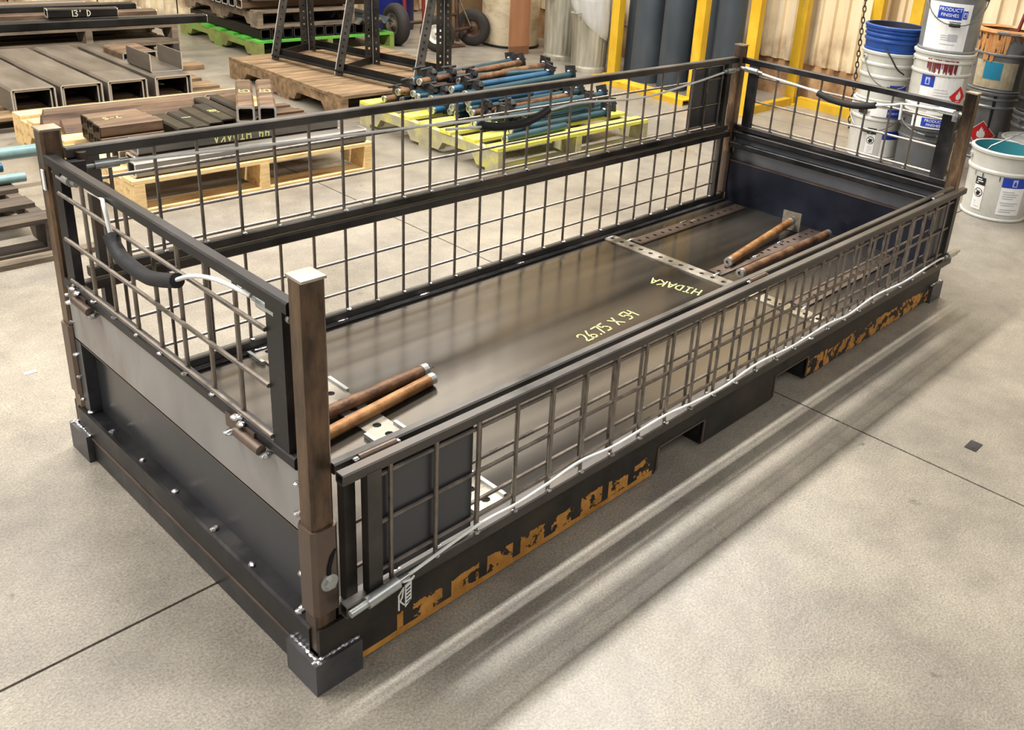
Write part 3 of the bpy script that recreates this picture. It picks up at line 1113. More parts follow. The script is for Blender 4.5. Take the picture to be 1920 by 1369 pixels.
# folded front gate
lt = latch(qf, (.090, -.066, .243), (.178, -.066, .252), zinc)
MB().path(bez([(.178, -.066, .252), (.22, -.064, .255), (.43, -.062, .281), (.57, -.060, .276), (.70, -.060, .285), (.82, -.060, .297), (.97, -.06, .283), (1.21, -.06, .288), (1.37, -.06, .274), (1.55, -.06, .268), (1.755, -.06, .284), (2.0, -.06, .272), (2.26, -.06, .280), (2.45, -.06, .268), (2.68, -.06, .286), (3.0, -.06, .272), (3.33, -.06, .284), (3.42, -.06, .28)]), .0045, 8).build('pull_cable', cable_white, qf)
latch(qf, (L - .02, -.062, .275), (L - .12, -.062, .278), zinc)
tg = MB().add([(.196, -.070, .232), (.216, -.070, .240), (.214, -.071, .182), (.196, -.071, .166)], [(0, 1, 2, 3)])
tg.add([(.196, -.068, .232), (.216, -.068, .240), (.214, -.069, .182), (.196, -.069, .166)], [(3, 2, 1, 0)])
tgo = tg.build('paper_tag', label_white, qf, smooth=False)
for k in range(5):
    z_ = .178 + k * .011
    MB().bar((.199, -.0716, z_), (.211, -.0716, z_ + .005), .0012, .0022, (0, 1, 0)).build('tag_print', ink, tgo)
MB().path([(.176, -.072, .170), (.176, -.072, .215), (.190, -.072, .232), (.186, -.072, .205), (.180, -.072, .195), (.192, -.072, .178)], .0022, 6).build('wire_tie', cable_white, qf)
MB().path(bez([(.183, -.08, .258), (.20, -.088, .262), (.214, -.08, .258), (.212, -.07, .24)]), .003, 6).build('tag_loop', cable_white, qf)

# ---- rust-brown pipe jacks left lying on the deck
def deck_pipe(p0, p1, r, m, label, plate_at=None):
    t = thing('rusty_pipe', label, 'pipe', 'pipes lying on the basket deck', ((p0[0] + p1[0]) / 2, (p0[1] + p1[1]) / 2, DECK))
    off = Vector(((p0[0] + p1[0]) / 2, (p0[1] + p1[1]) / 2, DECK))
    a, b = Vector(p0) - off, Vector(p1) - off
    d = (b - a).normalized()
    MB().cyl(a, b, r, 18, hollow=.45).build('tube', m, t)
    for e, s_ in ((a, -1), (b, 1)):
        MB().cyl(e + d * s_ * .001, e - d * s_ * .022, r * 1.03, 18, hollow=.45).build('ground_end', zinc, t)
    if plate_at is not None:
        c = b + d * .006
        n = d
        s1 = n.cross(Vector((0, 0, 1))).normalized()
        s2 = s1.cross(n)
        q = .052
        mb = MB()
        vs = [c + s1 * i * q + s2 * j * q + n * k_ for k_ in (0, .01) for i, j in ((-1, -1), (1, -1), (1, 1), (-1, 1))]
        mb.add(vs, [(0, 1, 2, 3), (7, 6, 5, 4), (0, 4, 5, 1), (1, 5, 6, 2), (2, 6, 7, 3), (3, 7, 4, 0)])
        mb.build('end_plate', strip_metal, t)
    return t


r_ = .0215
deck_pipe((.30, .745, DECK + .007 + r_), (.937, .785, DECK + .003 + r_), r_, rust, 'reddish rust pipe on the deck behind the near brown post, farther of the pair')
deck_pipe((.24, .625, DECK + .007 + r_), (.912, .718, DECK + .003 + r_), r_, rust_b, 'golden rust pipe on the deck behind the near brown post, closer of the pair')
deck_pipe((2.665, .684, DECK + .008 + r_), (3.385, .772, DECK + .055), r_, rust_b, 'rust pipe with a square end plate propped at the far end of the deck', 1)
deck_pipe((2.592, .566, DECK + .010 + r_), (3.45, .575, DECK + .012 + r_), r_, rust, 'rust pipe lying straight beside the front mesh panel near the deck lettering')

# ---------------------------------------------------------------- pallets
def pallet(label, loc, w, d, h, nb, bw, m_board, m_string, group='wooden pallets', rz=0.0, nst=3, bottoms=3, seed=0, name='wooden_pallet'):
    """deck boards run along x, notched stringers along y; origin at the centre of the base"""
    t = thing(name, label, 'pallet', group, loc, rz)
    bt = .024
    rnd = random.Random(seed)
    sh0, sh1 = bt, h - bt
    sw = .055
    nz = sh0 + (sh1 - sh0) * .48
    poly = [(-d / 2, sh0), (-d * .36, sh0), (-d * .33, nz), (-d * .13, nz), (-d * .10, sh0), (d * .10, sh0), (d * .13, nz), (d * .33, nz), (d * .36, sh0), (d / 2, sh0), (d / 2, sh1), (-d / 2, sh1)]
    for i in range(nst):
        x_ = -w / 2 + sw / 2 + (w - sw) * i / (nst - 1)
        MB().prism(poly, 0, x_ - sw / 2, x_ + sw / 2).build('stringer', m_string, t, smooth=False)
    for i in range(nb):
        y_ = -d / 2 + bw / 2 + (d - bw) * i / (nb - 1)
        e0, e1 = rnd.uniform(-.008, .008), rnd.uniform(-.008, .008)
        tz = rnd.uniform(0, .004)
        b_ = MB().box(-w / 2 + e0, w / 2 + e1, y_ - bw / 2 + .002, y_ + bw / 2 - .002, h - bt, h - tz)
        b_.build('deck_board', m_board, t, smooth=False)
    for i in range(bottoms):
        y_ = -d / 2 + bw / 2 + (d - bw) * i / max(1, bottoms - 1)
        MB().box(-w / 2, w / 2, y_ - bw / 2, y_ + bw / 2, 0, bt).build('bottom_board', m_string, t, smooth=False)
    return t


PINE_H = .19
pallet('pale new pine pallet stacked with steel tubes behind the basket', (1.765, 4.15, 0), 1.47, 1.70, PINE_H, 8, .135, pine, pine, seed=1)
pallet('rust stained brown pallet carrying the perforated angle rack', (3.80, 5.28, 0), 1.50, 1.66, .18, 9, .178, old_wood, old_wood, seed=2)
pallet('yellow painted pallet loaded with teal pipe jacks', (3.87, 3.54, 0), 1.54, 1.52, .18, 7, .125, yellow_wood, yellow_grey_wood, seed=3)
pallet('green painted pallet at the bottom of the stack by the back wall', (4.43, 7.48, 0), 1.54, 1.55, .17, 7, .15, green_wood, green_grey_wood, seed=4)
pallet('grey weathered pallet lying on the square tubes above the green pallet', (4.22, 7.46, .275), 1.06, 1.42, .16, 7, .14, grey_wood, grey_wood, seed=5)
pallet('dark old pallet with gaps beside the brown post', (-.18, 3.74, 0), 1.50, 1.38, .17, 6, .13, dark_wood, dark_wood, seed=6)
pallet('low brown pallet beneath the row of steel channels', (1.78, 6.02, 0), 1.72, 1.62, .10, 6, .2, old_wood, dark_wood, seed=7)
pallet('lower of two grey pallets piled under the long bars', (2.30, 7.62, 0), 1.52, 1.2, .16, 6, .15, grey_wood, dark_wood, seed=8)
pallet('upper of two grey pallets piled under the long bars', (2.30, 7.62, .16), 1.52, 1.2, .15, 6, .15, grey_wood, grey_wood, seed=9)


# ---------------------------------------------------------------- steel tubes
def tube(p0, p1, w, h, m, label, group, chalk_text=None, side='top', t=.009, name='square_tube', cm=None, flip=False, csize=None, cpos=.5, ends=True):
    p0, p1 = Vector(p0), Vector(p1)
    mid = (p0 + p1) / 2
    off = Vector((mid.x, mid.y, min(p0.z, p1.z) - h / 2))
    o = thing(name, label, 'tube', group, off)
    a, b = p0 - off, p1 - off
    d = (b - a).normalized()
    MB().hollow(a, b, w, h, t).build('wall', m, o)
    if ends:
        for e, s_ in ((a, -1), (b, 1)):
            MB().hollow(e + d * s_ * .0008, e - d * s_ * .004, w * 1.002, h * 1.002, t * 1.05).build('sawn_end', tube_edge if ends is True else ends, o)
    if chalk_text:
        cs = csize or min(w, h) * .6
        sx = d if not flip else -d
        if side == 'top':
            upv = Vector((0, 0, 1)).cross(sx)
            org = a + (b - a) * cpos + Vector((0, 0, h / 2)) - upv * cs / 2
        else:
            n = Vector((d.y, -d.x, 0))
            if n.y > 0:
                n = -n
            upv = n.cross(sx)
            org = a + (b - a) * cpos + n * w / 2 - upv * cs / 2
        strokes(chalk_text, org, sx, upv, cs, cs * .13, cm or chalk, o)
    return o


G1 = 'tubes piled on the pine pallet'
z0 = PINE_H
tube((1.06, 3.385, z0 + .043), (2.47, 3.365, z0 + .043), .10, .084, tube_grey, 'long grey tube lying along the front edge of the pine pallet', G1)
tube((1.12, 3.53, z0 + .038), (2.36, 3.50, z0 + .038), .12, .074, tube_rust, 'long brown tube under the chalk marked grey tube on the pine pallet', G1)
tube((1.14, 3.53, z0 + .116), (2.35, 3.50, z0 + .116), .12, .078, tube_grey, 'long grey tube marked 44 in chalk, second row on the pine pallet', G1, '44 HIDAKA', 'front', csize=.05, flip=True, cpos=.62)
tube((1.10, 3.67, z0 + .04), (2.40, 3.64, z0 + .04), .11, .078, tube_rust, 'brown tube lying third from the front edge of the pine pallet', G1)
tube((1.15, 3.80, z0 + .03), (1.44, 3.79, z0 + .03), .10, .058, tube_black, 'short black tube lying before the rusty stack on the pine pallet', G1)
k = 0
for lay in range(2):
    for j in range(3):
        who = ['front', 'middle', 'rear'][j]
        tube((1.13 + .01 * j, 3.97 + .105 * j, z0 + .035 + .068 * lay), (1.485 - .01 * j, 3.97 + .105 * j, z0 + .035 + .068 * lay), .10, .066, tube_rust,
             f'short rusty tube, {["bottom", "top"][lay]} layer, {who} of the little stack on the pine pallet', G1, name='short_tube', ends=tube_black,
             chalk_text='7-5' if lay and j == 1 else None, csize=.045, flip=True)
bl = [((1.555, 3.79), (1.565, 4.16), '', 'beside the rusty stack'), ((1.655, 3.78), (1.670, 4.18), '1', 'with a chalk dash'), ((1.755, 3.82), (1.775, 4.24), '', 'next to the one chalked 10'), ((1.855, 3.86), (1.880, 4.28), "10'", 'chalked 10')]
for k, (a, b, tx, lb_) in enumerate(bl):
    tube((a[0], a[1], z0 + .06), (b[0], b[1], z0 + .06), .092, .085, tube_black, f'short black tube {lb_} on the pine pallet', G1, tx or None, 'top', name='short_tube', csize=.05, flip=True, ends=tube_black, cpos=.6)
for k, (a, b) in enumerate([((1.97, 3.90), (1.99, 4.52)), ((2.08, 3.88), (2.10, 4.55))]):
    tube((a[0], a[1], z0 + .045), (b[0], b[1], z0 + .045), .085, .085, tube_black, ['longer black tube beside the crossed pair of shiny ended tubes', 'longer black tube hidden under the crossed pair of shiny ended tubes'][k], G1)
tube((1.915, 3.76, z0 + .143), (2.27, 4.43, z0 + .143), .105, .10, tube_rust, 'shiny ended square tube lying askew on the pile, nearer the black tubes', 'pair of crossed square tubes', 'E5', 'top', csize=.06, t=.012, cpos=.5)
tube((2.030, 3.71, z0 + .143), (2.39, 4.38, z0 + .143), .105, .10, tube_rust, 'shiny ended square tube lying askew on the pile, nearer the brown pallet', 'pair of crossed square tubes', 'E5', 'top', csize=.06, t=.012, cpos=.5)
for k in range(6):
    y_ = 3.80 + .085 * k
    MB().box(2.16, 2.49, y_, y_ + .07, z0, z0 + .03 + .01 * (k % 2)).build('flat_bar', tube_rust, None, f'rusty flat bar, {ORD[k]} from the front beside the crossed tubes on the pine pallet', 'bar', 'flat bars on the pine pallet')
for k, (y_, hh) in enumerate([(4.40, .07), (4.50, .085), (4.61, .075), (4.73, .06)]):
    x0_ = [1.10, 1.03, 1.08, 1.12][k]
    an = MB().prism([(y_ - .05, z0), (y_ + .05, z0), (y_ + .044, z0 + .008), (y_ + .006, z0 + hh), (y_ - .006, z0 + hh), (y_ - .044, z0 + .008)], 0, x0_, [2.12, 2.30, 2.22, 2.4][k])
    an.build('angle_bar', tube_rust, None, f'long pale rusty angle bar, {ORD[k]} behind the short tubes on the pine pallet', 'bar', 'angle bars on the pine pallet')

# ---------------------------------------------------------------- row of nested steel channels
def channel(x0, x1, y0, y1, zb, h, t, label, group, up=False, m=channel_grey):
    w = x1 - x0
    off = Vector(((x0 + x1) / 2, (y0 + y1) / 2, zb))
    c = t * 1.2
    outer = [(-w / 2, 0), (-w / 2, h - c), (-w / 2 + c, h), (w / 2 - c, h), (w / 2, h - c), (w / 2, 0)]
    inner = [(w / 2 - t, 0), (w / 2 - t, h - t), (-w / 2 + t, h - t), (-w / 2 + t, 0)]
    poly = outer + inner
    if up:
        poly = [(x, h - z) for x, z in poly][::-1]
    o = thing('steel_channel', label, 'channel', group, off)
    d = y1 - y0
    # web, two flanges as one formed profile, cut edge as its own part
    n = len(poly)
    mb = MB()
    vs = [(x, e, z) for e in (-d / 2, d / 2) for x, z in poly]
    fs = [(i, (i + 1) % n, n + (i + 1) % n, n + i) for i in range(n)]
    mb.add(vs, fs)
    # end faces as strips
    def strip(e, rev):
        q = []
        base = 0 if e < 0 else n
        pairs = [(0, 9), (1, 8), (2, 8), (3, 7), (4, 7), (5, 6)]
        for (a, b), (a2, b2) in zip(pairs, pairs[1:]):
            f_ = [base + a, base + a2, base + b2, base + b]
            f_ = [v for i, v in enumerate(f_) if v not in f_[:i]]
            q.append(tuple(f_))
        return q
    if up:
        mp = {i: n - 1 - i for i in range(n)}
        conv = lambda f_: tuple((mp[v] if v < n else n + mp[v - n]) for v in f_)
    else:
        conv = lambda f_: f_
    mb.build('profile', m, o)
    for e_ in (-1, 1):
        ev = [(x, e, z) for e in (-d / 2 - .0006, d / 2 + .0006) for x, z in poly]
        MB().add(ev, [conv(f_) for f_ in strip(e_, 0)]).build('sheared_edge', tube_edge, o, smooth=False)
    return o


GC = 'channels laid in a row on the low brown pallet'
rows = [(1.13, 'closest to the teal pipes'), (1.43, 'second from the teal pipes'), (1.735, 'third from the teal pipes'), (2.06, 'under the upturned channel')]
for k, (x_, who) in enumerate(rows):
    w_ = .27
    spl = [5.98, 6.12, 5.62, 6.3][k]
    channel(x_, x_ + w_, 5.30, spl, .10, .155, .011, f'near grey steel channel turned face down, stack {who}', GC)
    channel(x_ + .008, x_ + w_ + .008, spl + .012, 6.66, .10, .152, .011, f'rear grey steel channel turned face down, stack {who}', GC)
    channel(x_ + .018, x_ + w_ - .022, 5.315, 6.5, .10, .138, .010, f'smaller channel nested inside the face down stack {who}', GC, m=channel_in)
channel(2.09, 2.33, 5.42, 5.80, .256, .135, .009, 'short upturned steel channel resting on the end of the row', GC, up=True)
channel(2.12, 2.38, 5.95, 6.30, .256, .05, .009, 'flat rusty channel offcut behind the upturned channel', GC, m=tube_rust)

# ---------------------------------------------------------------- long bars on the grey pallets by the back wall
GB = 'long bars on the grey pallets by the back wall'
zt = .31
tube((1.2, 7.06, zt + .035), (3.34, 7.06, zt + .035), .09, .07, tube_black, 'long black tube along the front edge of the grey pallets', GB)
tube((1.2, 7.16, zt + .03), (3.30, 7.16, zt + .03), .08, .06, tube_grey, 'long grey tube just behind the front black one on the grey pallets', GB, 'K-5 07', 'front', flip=True, csize=.04, cpos=.38)
tube((1.0, 7.28, zt + .05), (2.98, 7.28, zt + .05), .11, .10, tube_rust, 'long brown tube, third from the front on the grey pallets', GB)
tube((1.0, 7.42, zt + .05), (2.90, 7.42, zt + .05), .11, .10, tube_grey, 'long grey tube, fourth from the front on the grey pallets', GB)
tube((1.0, 7.36, zt + .125), (2.84, 7.36, zt + .125), .10, .05, tube_black, 'flat black tube on top of the long tubes by the back wall', GB)
tube((2.04, 7.17, zt + .06 + .055), (2.58, 7.11, zt + .06 + .055), .09, .075, tube_black, "short black tube chalked 13' D lying across the long bars", GB, "13' D", 'front', cm=chalk_white, csize=.05, cpos=.33)
for k in range(3):
    tube((1.2, 7.60 + .14 * k, zt + .05), (2.8 - .1 * k, 7.60 + .14 * k, zt + .05), .12, .10, [tube_black, tube_rust, tube_grey][k], f'{["black", "brown", "grey"][k]} tube at the rear of the long bars by the back wall', GB)
# offcut panel beneath and before the pallets
MB().box(2.42, 2.80, 6.86, 6.93, 0, .11).build('timber_offcut', grey_wood, None, 'short timber offcut standing between the channels and grey pallets', 'timber')
MB().box(2.66, 3.02, 6.50, 6.65, .0, .045).build('timber_offcut', old_wood, None, 'flat brown plank end lying behind the channel row', 'timber')

# ---------------------------------------------------------------- load on the green pallet
GG = 'square tubes on the green pallet'
for k in range(11):
    x_ = 3.76 + .115 * k
    tube((x_, 6.74, .172 + .05), (x_, 8.1, .172 + .05), .105, .098, tube_black, f'black square tube on the green pallet, {ORD[k]} from its painted notched side', GG, ends=perf_steel)
zz = []
for k in range(4):
    x_ = 4.78 + .11 * k
    zz.append(x_)
    MB().prism([(x_ - .055, .277), (x_, .335), (x_ + .055, .277), (x_ + .045, .273), (x_, .322), (x_ - .045, .273)], 1, 6.66, 7.5).build('angle_bar', grey_pipe if k % 2 else tube_grey, None, f'steel angle bar, {ORD[k]} of the zigzag row beside the trolley wheel', 'bar', 'angle bars in a zigzag row')
for k in range(6):
    y_ = 6.95 + .13 * k
    tube((3.62, y_, .435 + .045), (5.02, y_, .435 + .045), .11, .085, tube_rust if k == 0 else tube_black, f'dark tube on top of the grey pallet, {ORD[k]} from the front', 'dark tubes above the grey pallet', ends=tube_edge)
pallet('topmost weathered pallet above the dark tubes by the back wall', (4.35, 7.42, .525), 1.35, 1.3, .15, 6, .15, grey_wood, dark_wood, seed=11)

# ---------------------------------------------------------------- teal tubes at the picture's edge
GT = 'teal pipes on the dark old pallet'
for k, (y_, x1_, z_, r_, m_, lb_) in enumerate([(4.02, .93, .215, .033, pale_teal, 'pale teal pipe passing behind the brown post'), (3.84, .60, .20, .026, blue_teal, 'short blue pipe end beside the dark old pallet'),
                                                (3.92, .57, .20, .024, teal, 'dark teal pipe end between the pale and blue pipes'), (3.64, .64, .195, .024, pale_teal, 'thin pale teal pipe lying over the dark old pallet edge')]):
    o = MB().cyl((-.6, y_ + .03, z_), (x1_, y_, z_), r_, 14, hollow=.8)
    o.build('painted_pipe', m_, None, lb_, 'pipe', GT)
MB().box(-.9, .62, 4.45, 4.56, 0, .03).build('loose_plank', old_wood, None, 'loose plank on the floor between the teal pipes and channels', 'plank')
MB().box(-.9, .75, 2.94, 3.01, .0, .026).build('loose_plank', grey_wood, None, 'grey plank lying on the floor before the dark old pallet', 'plank')

# ---------------------------------------------------------------- perforated angle rack on the brown pallet
def perf_flange(mb, p0, p1, side, width, pitch=.052, r=.0095):
    """flat perforated flange from p0 to p1, spreading along side"""
    p0, p1, side = Vector(p0), Vector(p1), Vector(side).normalized()
    ln = (p1 - p0).length
    d = (p1 - p0).normalized()
    n = max(1, int(ln / pitch))
    p = ln / n
    for i in range(n):
        c = p0 + d * (i + .5) * p + side * width / 2
        out = [c + d * a * p / 2 + side * b * width / 2 for a, b in ((-1, -1), (1, -1), (1, 1), (-1, 1))]
        inn = [c + d * a * r + side * b * r for a, b in ((-1, -1), (1, -1), (1, 1), (-1, 1))]
        mb.add(out + inn, [(k, (k + 1) % 4, 4 + (k + 1) % 4, 4 + k) for k in range(4)])
    return mb


def perf_post(p0, p1, wx, wy, parent, wd=.075):
    mb = MB()
    perf_flange(mb, p0, p1, wx, wd)
    perf_flange(mb, p0, p1, wy, wd)
    o = mb.build('perforated_post', perf_steel, parent, smooth=False)
    so = o.modifiers.new('thickness', 'SOLIDIFY')
    so.thickness = .006 * S
    so.offset = 0
    e = MB().cyl(Vector(p0), Vector(p1), .0055, 6).build('post_edge', tube_edge, o)
    return o


RK = thing('angle_rack', 'black perforated angle steel rack standing on the brown pallet', 'rack', None, (3.75, 5.2, .187))
ro = Vector((3.75, 5.2, .18))
fr = [(3.30, 5.86), (3.42, 5.10), (3.58, 4.31)]
bk = [(3.81, 6.09), (3.98, 5.36), (4.16, 4.62)]
for (a, b), (c, d_) in zip(fr, bk):
    A, Bp = Vector((a, b, .18)) - ro, Vector((a + .42, b + .05, 1.9)) - ro
    perf_post(A, Bp, (.35, -1, 0), (1, .25, 0), RK)
    A2, B2 = Vector((c, d_, .18)) - ro, Vector((c - .02, d_, 1.9)) - ro
    perf_post(A2, B2, (-.9, .1, 0), (.2, -1, 0), RK)
    MB().bar(A + Vector((.03, 0, .03)), A2 + Vector((-.02, 0, .03)), .012, .06).build('cross_rail', tube_black, RK)
for row, dz in ((fr, .035), (bk, .035)):
    for p, q in zip(row, row[1:]):
        r_ = MB().bar(Vector((p[0] + .03, p[1], .18 + dz)) - ro, Vector((q[0] + .03, q[1], .18 + dz)) - ro, .06, .012)
        r_.bar(Vector((p[0] + .055, p[1], .18 + dz + .025)) - ro, Vector((q[0] + .055, q[1], .18 + dz + .025)) - ro, .01, .06)
        r_.build('base_rail', tube_black, RK)
weld_row(RK, [Vector((a + .04, b - .02, .20)) - ro for a, b in fr + bk], .012)

# ---------------------------------------------------------------- pipe jacks heaped on the yellow pallet
def jack_proto(m, ln, plate=True, clamp=True):
    o = thing('pipe_jack', 'jack', 'pipe jack')
    r = .026
    MB().cyl((0, 0, 0), (ln, 0, 0), r, 12, hollow=.55).build('tube', m, o)
    MB().cyl((-.001, 0, 0), (.012, 0, 0), r * 1.02, 12, hollow=.55).build('ground_end', zinc, o)
    if plate:
        p = MB().box(ln + .001, ln + .012, -.05, .05, -.03, .075).build('end_plate', cast_dark, o)
        MB().cyl((ln + .012, 0, .02), (ln + .075, 0, .022), .009, 8).build('stud', cast_dark, p)
        MB().blob((ln - .012, 0, .03), .016, .016, .012, 3).build('weld_bead', weld_metal, p)
    if clamp:
        c = MB().cyl((.10, 0, 0), (.16, 0, 0), r * 1.45, 12).build('clamp_collar', cast_dark, o)
        MB().box(.112, .128, -.040, .040, -.02, .085).build('clamp_ear', cast_dark, c)
        MB().cyl((.06, .02, .08), (.18, .02, .085), .010, 8).build('clamp_bolt', cast_dark, c)
        MB().blob((.135, -.03, .05), .03, .028, .03, 5).build('clamp_nut', cast_dark, c)
    return o


protos = {}
for key, m_ in (('teal', teal), ('blue', blue_teal), ('rust', rust)):
    for ln in (1.0, 1.15):
        protos[key, ln] = [jack_proto(m_, ln, True, True), False]
    protos[key, .62] = [jack_proto(m_, .62, False, False), False]


def place_jack(key, ln, x, y, z, rz, tilt, label):
    pr_ = protos[key, ln]
    o = pr_[0] if not pr_[1] else copy_tree(pr_[0])
    pr_[1] = True
    o.location = Vector((x, y, z)) * S
    o.rotation_euler = (random.Random(x * y).uniform(-.35, .35), tilt, rz)
    o['label'] = label
    o['group'] = 'pipe jacks heaped on the yellow pallet'
    return o


rj = random.Random(5)
zb = .18 + .0275
CN = {'teal': 'teal', 'blue': 'bright blue', 'rust': 'rust brown'}
keys1 = ['teal', 'teal', 'teal', 'teal', 'teal', 'teal', 'blue', 'teal', 'blue', 'teal', 'teal', 'rust', 'teal', 'rust']
for i in range(14):
    y_ = 3.00 + .088 * i
    place_jack(keys1[i], 1.15 if i % 3 else 1.0, 3.36 + rj.uniform(-.06, .10) - (.10 if i > 9 else 0), y_, zb, rj.uniform(-.02, .03), 0, f'{CN[keys1[i]]} pipe jack, bottom layer on the yellow pallet, {ORD[i]} from its near edge')
keys2 = ['teal', 'teal', 'rust', 'teal', 'blue', 'blue', 'teal', 'teal', 'teal', 'teal', 'rust']
for i in range(11):
    y_ = 3.10 + .093 * i
    place_jack(keys2[i], 1.15 if i % 2 else 1.0, 3.32 + rj.uniform(-.08, .14), y_, zb + .072, rj.uniform(-.03, .05), 0, f'{CN[keys2[i]]} pipe jack in the middle layer, {ORD[i]} from the near edge of the heap')
top = [('teal', 1.15, 3.42, 3.50, .05), ('blue', 1.0, 3.40, 3.62, .02), ('teal', 1.0, 3.55, 3.98, -.22), ('rust', 1.15, 3.35, 3.92, .12), ('teal', 1.15, 3.36, 4.02, .14), ('rust', 1.0, 3.62, 3.80, .10)]
for i, (k_, ln, x_, y_, a_) in enumerate(top):
    place_jack(k_, ln, x_, y_, zb + .146 + .012 * (i % 2), a_, -.02, f'{CN[k_]} pipe jack on top of the heap, {ORD[i]} from the near side')
place_jack('teal', .62, 3.22, 2.86, zb, .06, 0, 'short teal pipe with a pale cut end alone at the front of the yellow pallet')
place_jack('rust', .62, 3.30, 3.42, zb + .145, .05, 0, 'short rust brown pipe lying over the near side of the heap')
place_jack('blue', .62, 3.28, 3.30, zb + .145, .02, 0, 'short blue pipe lying over the near side of the heap')
for k_, v_ in protos.items():
    if not v_[1]:
        for c in list(v_[0].children_recursive):
            bpy.data.objects.remove(c)
        bpy.data.objects.remove(v_[0])

# ---------------------------------------------------------------- yellow racks and grey pipes
def upright(x, y, h, label, w=.085, d=.10, group='yellow rack uprights'):
    o = thing('rack_upright', label, 'rack', group, (x, y, 0))
    t = .012
    p = MB().prism([(-w / 2, -d / 2), (w / 2, -d / 2), (w / 2, -d / 2 + t), (-w / 2 + t, -d / 2 + t), (-w / 2 + t, d / 2), (-w / 2, d / 2)], 2, .012, h)
    p.build('angle_post', rack_yellow, o, smooth=False)
    MB().box(-w / 2 - .02, w / 2 + .04, -d / 2 - .02, d / 2 + .04, 0, .012).build('base_plate', rack_yellow, o, smooth=False)
    return o


upright(6.40, 4.66, 2.4, 'yellow rack upright beside the galvanised bin with a plastic liner')
upright(6.17, 3.47, 2.4, 'yellow rack upright in front of the grey pipes, beyond the yellow floor rail')
upright(6.15, 2.89, 2.4, 'yellow rack upright just behind the far corner post of the basket', w=.075)
upright(7.02, 2.93, 2.4, 'yellow rack upright by the corrugated wall, facing the far mesh gate')
upright(7.02, 3.66, 2.4, 'yellow rack upright by the corrugated wall, next to the last grey pipe')
upright(7.02, 2.20, 2.4, 'yellow rack upright by the wall behind the blue pail')
upright(7.02, 1.84, 2.4, 'yellow rack upright by the wall behind the topmost white pail')


def floor_rail(p0, p1, w, h, label):
    p0, p1 = Vector(p0), Vector(p1)
    mid = (p0 + p1) / 2
    o = thing('rack_floor_rail', label, 'rail', 'yellow rack floor rails', (mid.x, mid.y, 0))
    a, b = p0 - mid, p1 - mid
    a.z = b.z = h - .006
    MB().bar(a, b, w, .012).build('top_flange', rack_yellow, o, smooth=False)
    a2, b2 = a.copy(), b.copy()
    a2.z = b2.z = (h - .012) / 2
    d = (b - a).normalized()
    s_ = d.cross(Vector((0, 0, 1))) * (w / 2 - .006)
    MB().bar(a2 + s_, b2 + s_, .012, h - .012).build('side_flange', rack_yellow, o, smooth=False)
    MB().bar(a2 - s_, b2 - s_, .012, h - .012).build('side_flange', rack_yellow, o, smooth=False)
    return o


floor_rail((6.07, 4.58, 0), (6.00, 3.40, 0), .17, .055, 'wide yellow floor rail in front of the standing grey pipes')
floor_rail((6.22, 2.91, 0), (6.95, 2.92, 0), .07, .07, 'yellow floor rail running from the basket corner to the wall')
floor_rail((7.04, 2.86, 0), (7.04, 2.28, 0), .08, .08, 'yellow floor rail along the foot of the corrugated wall')

for k, (x_, y_, r_, lb_) in enumerate([(6.50, 4.33, .152, 'nearest the galvanised bins'), (6.46, 3.95, .150, 'second from the galvanised bins'), (6.66, 3.68, .150, 'half hidden behind the second pipe'), (6.46, 3.36, .135, 'just beyond the yellow upright'), (6.74, 4.62, .15, 'added as dark backing behind the yellow upright by the bins')]):  # last pipe is added as dark backing for the gap
    o = MB().cyl((x_, y_, 0), (x_ + .04, y_, 2.6), r_, 28, hollow=.93)
    o.build('plastic_pipe', grey_pipe, None, f'large dark grey plastic pipe standing upright, {lb_}', 'pipe', 'grey pipes standing in the yellow rack')

# hanging chain by the pails
ch = thing('hanging_chain', 'dark steel chain hanging beside the pail stacks down to the floor', 'chain', None, (6.62, 2.10, 0))
lk = MB()
pts = [Vector((.013 * math.cos(a), 0, .030 * math.sin(a) + .0)) for a in [2 * math.pi * i / 12 for i in range(13)]]
lk.path(pts, .0055, 6, caps=False)
lkm = lk.mesh('chain_link', cast_dark)
A, Bq = Vector((.02, .0, .03)), Vector((.29, .22, 1.55))
n = 34
for i in range(n):
    o = bpy.data.objects.new('chain_link', lkm)
    col.objects.link(o)
    o.parent = ch
    o.location = (A + (Bq - A) * (i / (n - 1))) * S
    o.rotation_euler = (0, .12, math.radians(90 * (i % 2) + 30))

# ---------------------------------------------------------------- bins, drum, cardboard
def trash_can(label, loc, r0, r1, h):
    o = thing('galvanised_bin', label, 'bin', 'galvanised bins', loc)
    wob = lambda t, z: .018 * math.cos(26 * t) if .08 < z < h * .80 else 0
    prof = [(r0 * .97, 0), (r0 * 1.03, .0), (r0 * 1.03, .05), (r0, .055)] + [(r0 + (r1 - r0) * (z / h), z) for z in [.07, .085, .1, .3, .5, h * .79, h * .81, h * .83]] + [(r1 * 1.03, h * .84), (r1, h * .855), (r1, h - .02), (r1 * 1.04, h), (r1 * .98, h), (r1 * .97, h - .05), (r0 * .95, .03)]
    MB().lathe(prof, 104, wob=wob, cap0=False, cap1=True).build('body', galv, o, angle=60)
    MB().lathe([(r0 * 1.045, .0), (r0 * 1.05, .022), (r0 * 1.03, .045)], 48).build('foot_ring', galv, o)
    for s_ in (-1, 1):
        MB().path([(s_ * r1 * 1.0, -.05, h * .70), (s_ * (r1 + .05), -.05, h * .69), (s_ * (r1 + .05), .05, h * .69), (s_ * r1 * 1.0, .05, h * .70)], .008, 6).build('handle', galv, o)
    return o


